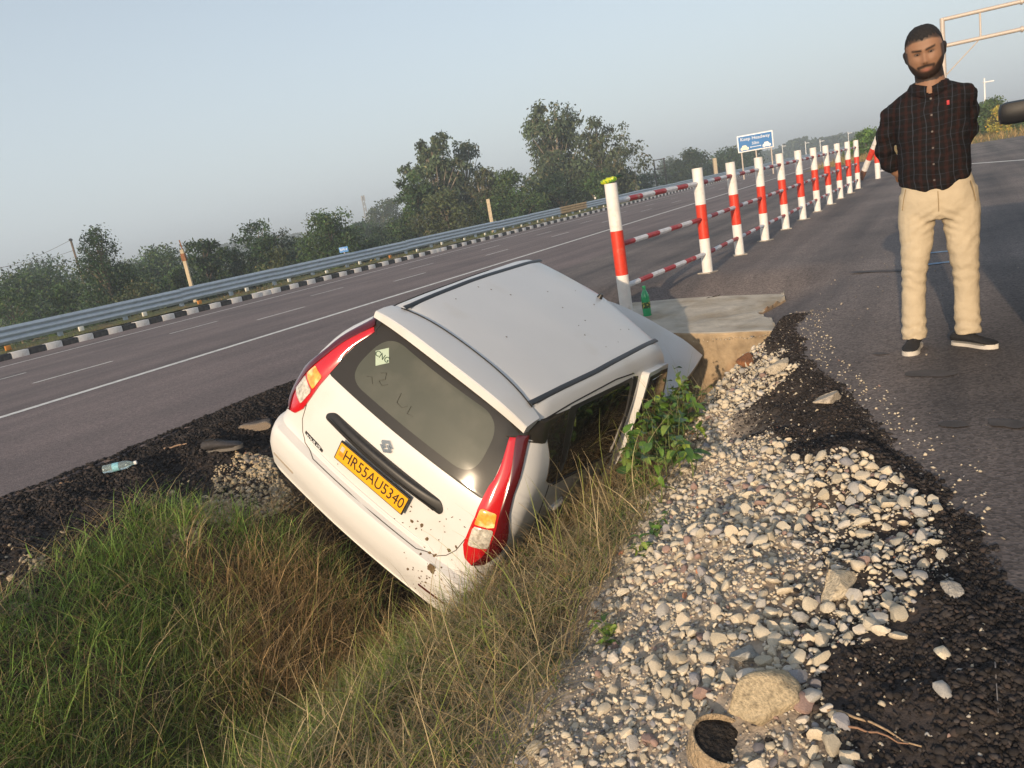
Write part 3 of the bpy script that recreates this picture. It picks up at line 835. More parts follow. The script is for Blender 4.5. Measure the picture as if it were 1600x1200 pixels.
ptree(1076, 236, 100, 62, 'round', 44, "broad_tree", "round dark tree standing alone left of the blue sign", nl=5200, leaf=.32, base=(.034, .052, .024))
ptree(1046, 246, 170, 40, 'round', 45, "broad_tree", "faint tree behind the lone round dark tree", nl=1800, leaf=.5, base=GG)
ptree(1130, 235, 110, 70, 'round', 46, "broad_tree", "dark tree just left behind the blue sign", nl=3600, leaf=.36, base=DG)
ptree(1160, 228, 130, 60, 'round', 47, "broad_tree", "tree behind the posts of the blue sign", nl=3000, leaf=.4, base=DG)
ptree(770, 280, 62, 70, 'round', 71, "broad_tree", "leafy tree filling the dip between the two clumps of tall trees", nl=4600, leaf=.22, base=MG)
ptree(765, 312, 54, 90, 'bush', 72, "shrub", "green thicket around the second pale post", "shrub", nl=4200, leaf=.19, base=MG)
ptree(10, 452, 40, 80, 'bush', 73, "shrub", "dense green shrub at the very left edge behind the guardrail", "shrub", nl=3600, leaf=.14, base=MG)
ptree(165, 418, 44, 90, 'bush', 74, "shrub", "dense dark shrub close right of the pointed tree", "shrub", nl=4600, leaf=.15, base=DG)
ptree(285, 420, 46, 80, 'bush', 75, "shrub", "dense green shrub just left of the leaning pale post", "shrub", nl=4200, leaf=.15, base=MG)
ptree(455, 395, 50, 80, 'bush', 76, "shrub", "dark shrub filling the gap left of the small blue board", "shrub", nl=4200, leaf=.16, base=DG)
ptree(600, 352, 60, 70, 'bush', 77, "shrub", "dark shrub at the left foot of the tall trees", "shrub", nl=4200, leaf=.2, base=DG)
# far hazy wood along the horizon: one mass
def far_wood():
    rng = np.random.default_rng(5); Vs = []; Fs = []; Cs = []; n0 = 0
    spots = [(px, ty, 260 + 60 * rng.random()) for px, ty in [(1100, 252), (1195, 236), (1215, 234), (1240, 219), (1250, 216), (1262, 222), (1275, 219), (1292, 214), (1305, 213), (1318, 208), (1330, 210), (1345, 208), (1362, 203), (1385, 200), (1410, 197)]]
    spots += [(px, 458 - .1764 * px - 9 + rng.normal() * 3, 300 + 90 * rng.random()) for px in range(-60, 1500, 26)]
    for px, ty, d in spots:
        P = at(px, ty, d); H = P[2] - GZ; Wd = 12 + 8 * rng.random(); n = 500
        q = rng.random(n); th = rng.random(n) * 2 * pi; r = np.sqrt(np.clip(1 - ((q - .4) / .62) ** 2, .02, 1)) * Wd / 2 * np.sqrt(rng.random(n))
        X = np.stack([P[0] + r * np.cos(th), P[1] + r * np.sin(th), GZ + q * H], 1)
        col = np.array([.04, .06, .03])[None] * np.exp(rng.normal(0, .25, (n, 1)))
        ln = np.full(n, 1.3); V, F, C = quads_leaves(X, unit(rng, n), unit(rng, n), ln, ln * .6, col)
        Vs.append(V); Fs.append(F + n0); Cs.append(C); n0 += len(V)
    o = mobj("far_wood", npmesh("far_wood", np.concatenate(Vs), Fq=np.concatenate(Fs), mats=[M_leaf], smooth=False, col=np.concatenate(Cs)))
    tag(o, "hazy wood along the far horizon", kind="stuff")
far_wood()
# undergrowth strip between guardrail and trees: weeds nobody could count
def undergrowth():
    rng = np.random.default_rng(15); n = 26000
    u = rng.uniform(-8, 110, n); v = -22.6 - rng.random(n) ** 1.3 * 7.5
    hh = (.35 + 1.5 * fbm(u * .35, v * .35, 9) ** 1.5) * (1 + .0 * u)
    gz = np.interp(v, [-27, -22], [-2.3, -1.1])
    z = gz + hh * rng.random(n) ** .8
    P = u[:, None] * D2 + v[:, None] * N2; P[:, 2] = z
    tone = fbm(u * .25, v * .5, 19)
    col = np.where((tone > .56)[:, None], np.array([.16, .13, .055]), np.array([.062, .092, .028])) * np.exp(rng.normal(0, .3, (n, 1)))
    ax = unit(rng, n) * .7; ax[:, 2] += .7
    ln = rng.uniform(.15, .4, n) * (1 + u / 120)
    V, F, C = quads_leaves(P, ax, unit(rng, n), ln, ln * .4, col)
    o = mobj("undergrowth", npmesh("undergrowth", V, Fq=F, mats=[M_leaf], smooth=False, col=C)); tag(o, "weeds and scrub behind the guardrail", kind="stuff")
undergrowth()
# bushes and dry grass beyond the service road
ptree(1352, 204, 52, 44, 'bush', 61, "shrub", "bright green shrub behind the end of the red and white fence", "shrub", nl=3600, leaf=.16, base=(.085, .14, .03), group="shrubs beyond the service road", gz=-.1)
ptree(1338, 222, 56, 30, 'bush', 62, "shrub", "small pale green shrub left of the bright green one at the fence end", "shrub", nl=1600, leaf=.16, base=(.13, .15, .06), group="shrubs beyond the service road", gz=-.1)
ptree(1550, 157, 47, 56, 'bush', 63, "shrub", "big green shrub right of the man's arm beyond the service road", "shrub", nl=5200, leaf=.15, base=(.085, .12, .035), group="shrubs beyond the service road", gz=-.1)
ptree(1562, 165, 46, 26, 'bush', 64, "flowering_shrub", "shrub dotted with yellow flowers left of the black mirror", "shrub", nl=1500, leaf=.16, base=(.34, .25, .04), group="shrubs beyond the service road", gz=.25)
ptree(1600, 182, 47, 60, 'bush', 65, "shrub", "low green shrub under the black mirror beyond the service road", "shrub", nl=3000, leaf=.15, base=(.10, .14, .03), group="shrubs beyond the service road", gz=-.1)
ptree(1646, 165, 47, 70, 'bush', 66, "shrub", "green shrub at the far right end beyond the service road", "shrub", nl=3000, leaf=.15, base=(.08, .12, .03), group="shrubs beyond the service road", gz=-.1)
# ================================================================== WHITE CAR
M_body = mat("car_paint", (.68, .67, .655), .32, var=.02, vscale=1.5, coat=.15, c2=(.54, .49, .41), c2lo=.56, c2hi=.84, spec=.5, detail=8.0)
M_trimw = mat("white_trim", (.64, .61, .55), .4, coat=.3)
M_glass = mat("dusty_sky_glass", (.078, .082, .064), .06, spec=.5, coat=0, c2=(.12, .118, .095), vscale=4, c2lo=.45, c2hi=.8)  # grey base holds the dust and, painted in, the reflected sky
M_frit = mat("black_glass_border", (.034, .030, .025), .05, spec=.5, coat=0)
M_sglass = mat("dark_side_glass", (.012, .013, .012), .04, spec=.6, coat=.6)
M_blk = mat("black_plastic", (.025, .024, .024), .42, var=.15, vscale=20)
M_gap = mat("shut_line", (.02, .018, .016), .9)
M_seam = mat("panel_gap", (.085, .070, .056), .9)
M_under = mat("underbody", (.03, .028, .026), .9, var=.3)
M_rlens = mat("red_lens", (.56, .012, .018), .12, spec=.6, coat=1.0)
M_rdark = mat("red_lens_side", (.085, .004, .007), .15, spec=.6, coat=1.0)  # red lens with the turned-away flank's shade in its colour; also bumper reflector
M_amber = mat("amber_lens", (.90, .38, .06), .18, coat=1.0, var=.35, vscale=14, c2=(.95, .75, .35), c2lo=.5, c2hi=.62)
M_clear = mat("clear_lens", (.62, .58, .50), .15, coat=1.0, var=.3, vscale=25, c2=(.30, .26, .2), c2lo=.48, c2hi=.7)
M_chrome = mat("chrome", (.75, .73, .70), .12, metal=1.0)
M_plate = mat("plate_yellow", (.80, .40, .012), .45)
M_ink = mat("plate_ink", (.035, .015, .01), .6)
M_tyre = mat("tyre_rubber", (.022, .021, .02), .9, var=.3)
M_rim = mat("steel_rim", (.30, .30, .31), .5, metal=.5)
M_mud = mat("mud", (.13, .085, .045), .95, var=.3, vscale=40)
M_sticker = mat("sticker_green", (.42, .52, .40), .6)
M_stickerink = mat("sticker_ink", (.05, .09, .06), .6)
M_redcloth = mat("red_interior", (.35, .03, .04), .6)

def tab(x, T): return float(np.interp(x, [a for a, _ in T], [b for _, b in T]))
T_W = [(.14, .66), (.18, .70), (.24, .765), (.30, .785), (.5, .805), (.66, .80), (.9, .785), (1.0, .778), (1.1, .758), (1.3, .705), (1.44, .662), (1.49, .640), (1.53, .605), (1.552, .575), (1.565, .545)]
T_Y = [(.14, .19), (.18, .13), (.24, .075), (.295, .03), (.305, -.01), (.40, -.06), (.46, -.09), (.55, -.112), (.59, -.115), (.612, -.108), (.635, -.066), (.66, -.062), (.78, -.072), (.86, -.072), (.95, -.062), (1.04, -.05), (1.1, -.033), (1.2, .006), (1.3, .046), (1.44, .108), (1.49, .135), (1.53, .17), (1.552, .21), (1.565, .25)]
T_F = [(.14, 2.95), (.24, 3.06), (.6, 3.12), (.84, 3.05), (.93, 2.92), (.99, 2.80), (1.1, 2.70), (1.3, 2.47), (1.44, 2.30), (1.53, 2.18), (1.565, 2.06)]
T_ZR = [(0, .0), (.2, .0), (.6, .04), (1.2, .085), (1.8, .115), (2.0, .115), (2.15, .10), (2.6, .08), (3.2, .05)]
RY, CV = .18, .062
def rcz(z): return float(np.interp(z, [.55, .72, 1.1], [.115, .18, .18]))
def cpt(s, z):
    RC = rcz(z)
    a = abs(s); sg = 1 if s >= 0 else -1
    W, yr, yf = tab(z, T_W), tab(z, T_Y), tab(z, T_F)
    y2 = yr + CV * ((W - RC) / W) ** 2 + RY
    rf = .22
    if a <= 1: x = a * (W - RC); y = yr + CV * (x / W) ** 2
    elif a <= 2:
        th = (a - 1) * pi / 2; x = W - RC + RC * sin(th); y = y2 - RY + RY * (1 - cos(th))
    elif a <= 3: x = W; y = y2 + (a - 2) * (yf - rf - y2)
    elif a <= 4:
        th = (a - 3) * pi / 2; x = W - rf + rf * cos(th); y = yf - rf + rf * sin(th)
    else: x = (5 - a) * (W - rf); y = yf + .03 * (1 - (x / W) ** 2)
    k = float(sstep(1.2, 1.56, z)) * .17 * (1 - min(max(y / 1.8, 0), 1)); x *= 1 - k
    return np.array([sg * x, y, z + tab(y, T_ZR) * float(sstep(.95, 1.5, z))])
def cnr(s, z):
    e = .004
    a = cpt(s + e, z) - cpt(s - e, z); b = cpt(s, z + e) - cpt(s, z - e)
    n = np.cross(a, b); n /= np.linalg.norm(n) + 1e-12
    p = cpt(s, z); out = np.array([p[0], p[1] - 1.5, 0])
    return n if n @ out > 0 else -n
def s_of_x(x, z):
    RC = rcz(z)
    W, yr = tab(z, T_W), tab(z, T_Y)
    k = float(sstep(1.2, 1.56, z)) * .17 * (1 - min(max((yr + .03) / 1.8, 0), 1)); ax = abs(x) / (1 - k)
    if ax <= W - RC: s = ax / (W - RC)
    else: s = 1 + math.asin(min(1, (ax - W + RC) / RC)) * 2 / pi
    return s if x >= 0 else -s
def s_of_y(y, z, side=1):
    RC = rcz(z)
    W, yr, yf = tab(z, T_W), tab(z, T_Y), tab(z, T_F)
    y1 = yr + CV * ((W - RC) / W) ** 2; y2 = y1 + RY
    if y < y2: s = 1 + math.acos(max(-1, min(1, 1 - (y - y1) / RY))) * 2 / pi
    else: s = 2 + (y - y2) / (yf - .22 - y2)
    return side * s
def poly_sz(pts, mode, side=1):
    out = []
    n = len(pts)
    for i in range(n):
        a, b = pts[i], pts[(i + 1) % n]
        k = 5
        for j in range(k):
            q = a[0] + (b[0] - a[0]) * j / k; z = a[1] + (b[1] - a[1]) * j / k
            out.append((s_of_x(q, z) * 1.0 if mode == 'x' else s_of_y(q, z, 1) if mode == 'y' else q, z))
    return out
def round_poly(pts, r, k=5):
    out = []; n = len(pts)
    for i in range(n):
        p0, p, p1 = np.array(pts[i - 1], float), np.array(pts[i], float), np.array(pts[(i + 1) % n], float)
        a = (p0 - p); b = (p1 - p); ra = min(r, np.linalg.norm(a) * .45); rb = min(r, np.linalg.norm(b) * .45)
        A = p + a / np.linalg.norm(a) * ra; B = p + b / np.linalg.norm(b) * rb
        for j in range(k + 1):
            t = j / k; out.append(tuple((1 - t) ** 2 * A + 2 * t * (1 - t) * p + t * t * B))
    return out
def patch(name, pts, mode, mt, parent, off=.003, rows=20, cols=16, side=1, bulge=0.0, skirt=.012, offf=None, label=None):
    P = poly_sz(pts, mode) if mode != 's' else poly_sz(pts, 's')
    zs = [p[1] for p in P]; z0, z1 = min(zs), max(zs)
    rr = [z0 + (z1 - z0) * (.5 - .5 * cos(pi * (i + .15) / (rows + .3 - .0))) for i in range(rows + 1)]
    rr[0] = z0 + 1e-4; rr[-1] = z1 - 1e-4
    G = []; n = len(P); use = []
    for z in rr:
        xs = []
        for i in range(n):
            a, b = P[i], P[(i + 1) % n]
            if (a[1] - z) * (b[1] - z) <= 0 and a[1] != b[1]:
                xs.append(a[0] + (b[0] - a[0]) * (z - a[1]) / (b[1] - a[1]))
        if len(xs) >= 2: use.append((z, min(xs), max(xs)))
    R = len(use); V = []; 
    def P3(s, z, o):
        p = cpt(s, z) + cnr(s, z) * o
        if side < 0: p = p * np.array([-1, 1, 1])
        return p
    for i, (z, a, b) in enumerate(use):
        for j in range(cols + 1):
            t = j / cols; s = a + (b - a) * t
            o = off + bulge * (1 - abs(2 * t - 1) ** 3) * (1 - abs(2 * i / (R - 1) - 1) ** 3)
            if offf: o += offf(cpt(s, z))
            V.append(P3(s, z, o))
    c = cols + 1
    F = [(i * c + j, i * c + j + 1, (i + 1) * c + j + 1, (i + 1) * c + j) for i in range(R - 1) for j in range(cols)]
    ring = [j for j in range(c)] + [i * c + cols for i in range(1, R)] + [(R - 1) * c + j for j in range(cols - 1, -1, -1)] + [i * c for i in range(R - 2, 0, -1)]
    nb = len(V)
    for r in ring:
        i, j = divmod(r, c); z, a, b = use[i]; s = a + (b - a) * j / cols
        V.append(P3(s, z, off - skirt if not offf else -.01))
    m = len(ring)
    F += [(ring[k], nb + k, nb + (k + 1) % m, ring[(k + 1) % m]) for k in range(m)]
    bm = bmesh.new(); vs = [bm.verts.new(v) for v in V]
    for f in F:
        try: bm.faces.new([vs[i] for i in f])
        except ValueError: pass
    bmesh.ops.recalc_face_normals(bm, faces=bm.faces)
    me = bpy.data.meshes.new(name); bm.to_mesh(me); bm.free()
    me.materials.append(mt); me.polygons.foreach_set("use_smooth", np.ones(len(me.polygons), bool)); me.set_sharp_from_angle(angle=radians(50))
    o = mobj(name, me, parent)
    # outward normals on the face part
    n0 = me.polygons[len(me.polygons) // 3].normal; p0 = me.polygons[len(me.polygons) // 3].center
    if (n0.x * p0.x + n0.y * (p0.y - 1.5)) < 0: me.flip_normals()
    if label: o["label"] = label
    return o
def seam(name, pts, mode, parent, r=.0035, mt=None, side=1, off=.0, obj=True):
    L = []
    for i in range(len(pts) - 1):
        for j in range(8):
            t = j / 8; q = pts[i][0] + (pts[i + 1][0] - pts[i][0]) * t; z = pts[i][1] + (pts[i + 1][1] - pts[i][1]) * t
            L.append((q, z))
    L.append(pts[-1])
    P = []
    for q, z in L:
        s = s_of_x(q, z) if mode == 'x' else s_of_y(q, z)
        p = cpt(s, z) + cnr(s, z) * off
        P.append(p * np.array([side, 1, 1]))
    b = MB(); b.tube(P, r, 6)
    return b.obj(name, mt or M_gap, parent)

Rv = np.array([0.10786315, 0.67736235, -0.52466601]); Tv = np.array([-1.24621671, 4.270868, -0.75699432])
_a = np.linalg.norm(Rv)
CAR = thing("car", "white hatchback tipped nose down on its right side in the grassy ditch, yellow plate HR55AU5340", "car")
CAR.matrix_world = Matrix.Translation(Vector(Tv)) @ Matrix.Rotation(_a, 4, Vector(Rv / _a))
def car_body():
    zs = sorted(set([a for a, _ in T_W] + [a for a, _ in T_Y] + [.20, .27, .35, .5, .7, .74, .82, .9, 1.0, 1.07, 1.15, 1.2, 1.25, 1.35, 1.4, 1.465, 1.51, 1.542, 1.559]))
    ss = []
    for k0, n in ((0, 8), (1, 9), (2, 26), (3, 7), (4, 7)): ss += [k0 + i / n for i in range(n)]
    ss = ss + [5]
    full = [-s for s in ss[::-1]][1:] + ss[1:]         # open ring: -4.9..0..5  (5 and -5 coincide)
    full = [-s for s in ss[:0:-1]][1:] + ss
    full = [s for s in full]
    V = []; n = len(full)
    for z in zs:
        for s in full: V.append(cpt(s, z))
    R = len(zs)
    for k in range(1, 9):                              # roof cap folding onto the centre line
        t = k / 8
        for s in full:
            p = cpt(s, 1.565)
            V.append(np.array([p[0] * (1 - t), p[1], p[2] + .030 * (1 - (1 - t) ** 2)]))
    R += 8
    F = [(i * n + j, i * n + (j + 1) % n, (i + 1) * n + (j + 1) % n, (i + 1) * n + j) for i in range(R - 1) for j in range(n)]
    M = [0] * len(F)
    nb = len(V); V.append(np.array([0, 1.5, .17]))
    for j in range(n): F.append((j, nb, (j + 1) % n)); M.append(1)
    bm = bmesh.new(); vs = [bm.verts.new(v) for v in V]
    for f, m in zip(F, M):
        try:
            q = bm.faces.new([vs[i] for i in f]); q.material_index = m; q.smooth = True
        except ValueError: pass
    bmesh.ops.remove_doubles(bm, verts=bm.verts, dist=.0008)
    bmesh.ops.recalc_face_normals(bm, faces=bm.faces)
    me = bpy.data.meshes.new("body"); bm.to_mesh(me); bm.free()
    me.materials.append(M_body); me.materials.append(M_under)
    me.set_sharp_from_angle(angle=radians(38))
    mobj("body", me, CAR)
car_body()
# ---- rear
gl = round_poly([(-.572, 1.095), (.572, 1.095), (.478, 1.53), (-.478, 1.53)], .03)
rg = patch("rear_window", gl, 'x', M_frit, CAR, off=.004, rows=22, cols=26)
cl = round_poly([(-.46, 1.15), (.46, 1.15), (.405, 1.455), (-.405, 1.455)], .13, 8)
patch("clear_pane", cl, 'x', M_glass, rg, off=.0055, rows=24, cols=24, skirt=.004)
st = []
sk = patch("sticker", [(-.405, 1.345), (-.35, 1.40), (-.295, 1.345), (-.35, 1.29)], 'x', M_sticker, rg, off=.007, rows=8, cols=6, skirt=.002)
def onbody(x, z, off): s = s_of_x(x, z); return cpt(s, z) + cnr(s, z) * off, cnr(s, z)
def put_text(name, txt, size, x, z, off, mt, parent, ang=0.0, sx=1.0, extr=.0008):
    p, nn = onbody(x, z, off)
    X = np.array([1, 0, 0]) - nn * nn[0]; X /= np.linalg.norm(X); Up = np.cross(nn, X)
    if Up[2] < 0: Up = -Up
    X2 = X * cos(ang) + Up * sin(ang)
    o = mobj(name, text_mesh(name, txt, size, mt, extr=extr, sx=sx), parent); return place(o, p, X2, nn)
put_text("sticker_lettering", "CNG", .045, -.35, 1.345, .009, M_stickerink, sk, ang=radians(4))
M_scr = mat("scribble_dust", (.055, .056, .045), .5)
bq = MB()
for pts in ([(-.30, 1.28), (-.27, 1.30), (-.255, 1.27), (-.28, 1.245), (-.25, 1.235), (-.225, 1.26)], [(-.13, 1.27), (-.12, 1.22), (-.08, 1.215), (-.06, 1.24)], [(-.04, 1.25), (-.035, 1.21), (.0, 1.215)], [(-.36, 1.22), (-.33, 1.235), (-.30, 1.21)]):
    q = [onbody(x, z, .0075)[0] for x, z in pts]; bq.tube(q, .0014, 5)
sc_o = bq.obj("dust_scribble", M_scr, rg); sc_o["kind"] = "stuff"
# red tail lamps: tall lamps wrapping the corner
for sd in (1, -1):
    sx = s_of_x
    lamp = [(sx(.482, 1.41), 1.41), (sx(.548, 1.16), 1.16), (sx(.566, 1.06), 1.06), (sx(.586, .95), .95), (sx(.606, .82), .82), (sx(.65, .755), .755), (sx(.70, .735), .735), (1.30, .745), (1.45, .82), (1.48, .93), (1.42, 1.03), (1.36, 1.12), (1.32, 1.22), (1.33, 1.32), (1.34, 1.435), (sx(.54, 1.43), 1.43)]
    lm = patch("tail_lamp", lamp, 's', M_rlens, CAR, off=.008, rows=26, cols=14, side=sd, bulge=.007)
    # outer facet on the flank, shade of its turned-away side put into the red
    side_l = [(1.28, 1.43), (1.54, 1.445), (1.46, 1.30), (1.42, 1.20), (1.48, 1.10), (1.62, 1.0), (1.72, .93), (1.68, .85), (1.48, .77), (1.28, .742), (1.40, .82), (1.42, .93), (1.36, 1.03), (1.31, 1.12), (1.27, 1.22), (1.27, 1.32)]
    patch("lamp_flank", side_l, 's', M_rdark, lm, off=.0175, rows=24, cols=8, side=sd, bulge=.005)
    am = round_poly([(.600, .965), (.690, 1.0), (.662, 1.075), (.583, 1.06)], .012, 3)
    patch("turn_signal", am, 'x', M_amber, lm, off=.0175, rows=10, cols=8, side=sd, bulge=.003)
    cw = round_poly([(.628, .845), (.716, .872), (.692, .990), (.602, .955)], .014, 3)
    patch("reverse_light", cw, 'x', M_clear, lm, off=.0175, rows=10, cols=8, side=sd, bulge=.003)
    patch("pillar_cap", [(s_of_x(.478, 1.40), 1.40), (1.0, 1.405), (1.55, 1.415), (1.52, 1.50), (1.3, 1.528), (s_of_x(.468, 1.525), 1.525)], 's', M_frit, CAR, off=.006, rows=8, cols=8, side=sd)
# black strip over the plate
ga = round_poly([(-.44, .885), (.42, .885), (.425, .915), (.385, .955), (-.40, .955), (-.445, .92)], .022, 4)
gr_ = patch("tailgate_strip", ga, 'x', M_blk, CAR, off=.010, rows=12, cols=26, bulge=.032, skirt=.02)
seam("strip_groove", [(-.40, .918), (.385, .905)], 'x', gr_, r=.003, off=.043)
# number plate
def plate():
    p, nn = onbody(-.012, .812, .022)
    nn = np.array([0, -cos(radians(8)), -sin(radians(8)) * 0 + .0]); nn /= np.linalg.norm(nn)
    X = np.array([1.0, 0, 0]); Z = np.cross(X, nn); Z = Z if Z[2] > 0 else -Z
    R = np.stack([X, -nn, Z], 1)
    b = MB(); b.box(p, (.258, .006, .062), R, bev=.004); pl = b.obj("number_plate", M_blk, CAR)
    b = MB(); b.box(p + nn * .0065, (.25, .002, .054), R); b.obj("plate_face", M_plate, pl)
    o = mobj("plate_lettering", text_mesh("plate_lettering", "HR55AU5340", .098, M_ink, extr=.0008, sx=.80), pl); place(o, p + nn * .0096 + X * .018, X, nn)
    b = MB(); b.box(p + nn * .009 + X * -.225 + Z * .022, (.012, .0008, .016), R); b.obj("plate_hologram", mat("hologram", (.55, .5, .42), .4), pl)
    b = MB(); b.box(p + nn * .009 + X * -.222 + Z * -.012, (.016, .0008, .012), R); b.obj("plate_mark", mat("plate_mark", (.55, .25, .02), .5), pl)
plate()
# round S badge: two folded strokes
def badge():
    p, nn = onbody(-.028, 1.008, .004)
    X = np.array([1, 0, 0.0]); Z = np.cross(X, nn); Z = Z if Z[2] > 0 else -Z
    r = .042
    S1 = [(0, 1), (1, .36), (.62, .10), (.05, .48), (-.38, .18), (.12, -.16), (-.26, -.43), (-1, .07), (-1, .36)]
    S2 = [(-a, -b) for a, b in S1]
    bm = bmesh.new()
    for S in (S1, S2):
        vs = [bm.verts.new(p + X * a * r + Z * b * r * .95 + nn * .004) for a, b in S]
        f = bm.faces.new(vs)
        e = bmesh.ops.extrude_face_region(bm, geom=[f]); bmesh.ops.translate(bm, vec=-nn * .006, verts=[v for v in e['geom'] if isinstance(v, bmesh.types.BMVert)])
    bmesh.ops.recalc_face_normals(bm, faces=bm.faces)
    me = bpy.data.meshes.new("badge"); bm.to_mesh(me); bm.free(); me.materials.append(M_chrome)
    mobj("badge", me, CAR)
badge()
tb = patch("model_badge", [(-.535, .690), (-.375, .682), (-.375, .708), (-.535, .716)], 'x', M_blk, CAR, off=.003, rows=4, cols=6)
put_text("badge_lettering", "TOUR H3", .027, -.455, .699, .006, M_signw, tb, sx=1.1)
# tailgate outline
seam("tailgate_seam", [(-.600, .86), (-.588, .76), (-.555, .69), (-.51, .645), (-.40, .622), (.40, .622), (.51, .645), (.555, .69), (.588, .76), (.600, .86)], 'x', CAR, r=.0026, mt=M_seam)
patch("tailgate_crease", round_poly([(-.50, .648), (.50, .648), (.46, .668), (-.46, .668)], .008, 2), 'x', M_body, CAR, off=.003, rows=6, cols=20, bulge=.006)
# bumper: reflector slots, lower lip
for sd in (1, -1):
    patch("bumper_reflector", round_poly([(.50, .405), (.69, .405), (.69, .425), (.50, .425)], .008, 2), 'x', M_rdark if sd > 0 else mat("reflector_slot", (.45, .38, .30), .4), CAR, off=.002, rows=6, cols=8, side=sd)
    seam("bumper_seam", [(.71, .735), (.745, .70), (.80, .66)], 'x', CAR, r=.003, side=sd)
seam("bumper_lip", [(-.70, .302), (-.4, .315), (0, .318), (.4, .315), (.70, .302)], 'x', CAR, r=.006, mt=M_trimw, off=.001)
# roof spoiler
def spoiler():
    V = []; nx = 28
    for i in range(nx + 1):
        t = -1 + 2 * i / nx; x = .535 * t
        e = abs(t) ** 3.5
        zt = 1.572 + .026 * (1 - t * t) - .045 * e; yb = .055 + .05 * t * t + .03 * e
        front = .30 - .03 * t * t
        sec = [(front, zt + .006), (front * .5 + yb * .5, zt + .003), (yb + .006, zt - .010), (yb, zt - .016), (yb + .006, zt - .064 + .012 * e), (yb + .05, zt - .072 + .014 * e), (.24, 1.47 - .02 * e)]
        for y, z in sec: V.append((x, y, z))
    k = 7
    F = [(i * k + j, i * k + j + 1, (i + 1) * k + j + 1, (i + 1) * k + j) for i in range(nx) for j in range(k - 1)]
    bm = bmesh.new(); vs = [bm.verts.new(v) for v in V]
    for f in F: bm.faces.new([vs[i] for i in f])
    bm.faces.new([vs[j] for j in range(k)]); bm.faces.new([vs[nx * k + j] for j in range(k)])
    bmesh.ops.recalc_face_normals(bm, faces=bm.faces)
    me = bpy.data.meshes.new("spoiler"); bm.to_mesh(me); bm.free(); me.materials.append(M_body)
    me.polygons.foreach_set("use_smooth", np.ones(len(me.polygons), bool)); me.set_sharp_from_angle(angle=radians(22))
    sp = mobj("spoiler", me, CAR)
    b = MB(); b.tube([(x, -.012 + .302 - .03 * (x / .535) ** 2, 1.5815 + .026 * (1 - (x / .535) ** 2) - .045 * abs(x / .535) ** 3.5) for x in np.linspace(-.47, .47, 21)], .0034, 5); b.obj("spoiler_seam", M_gap, sp)
spoiler()
# roof ditches and antenna foot
def roof_z(x, y):
    lo, hi = 2.0, 3.0
    # contour point on the side at this y
    s = s_of_y(y, 1.565); p = cpt(s, 1.565); t = 1 - min(1, abs(x) / max(p[0], 1e-6))
    return p[2] + .030 * (1 - (1 - t) ** 2)
for sd in (1, -1):
    pts = []
    for y in np.linspace(.26, 2.03, 22):
        x = np.interp(y, [.26, 1.0, 2.03], [.452, .500, .530]); pts.append((sd * x, y, roof_z(x, y) + .001))
    V = []; F = []
    for i, p in enumerate(pts):
        for dx, dz in ((-.017, .0), (-.011, .004), (.011, .003), (.017, -.003)): V.append((p[0] + dx * sd, p[1], p[2] + dz))
    for i in range(len(pts) - 1):
        for j in range(3): F.append((i * 4 + j, i * 4 + j + 1, i * 4 + j + 5, i * 4 + j + 4))
    mobj("roof_strip", npmesh("roof_strip", V, Fq=F, mats=[M_blk]), CAR)
b = MB(); b.lathe([(.022, 0), (.020, .015), (.012, .035)], 10, (0.02, 2.0, roof_z(0.02, 2.0) - .002)); b.obj("antenna_foot", M_blk, CAR)
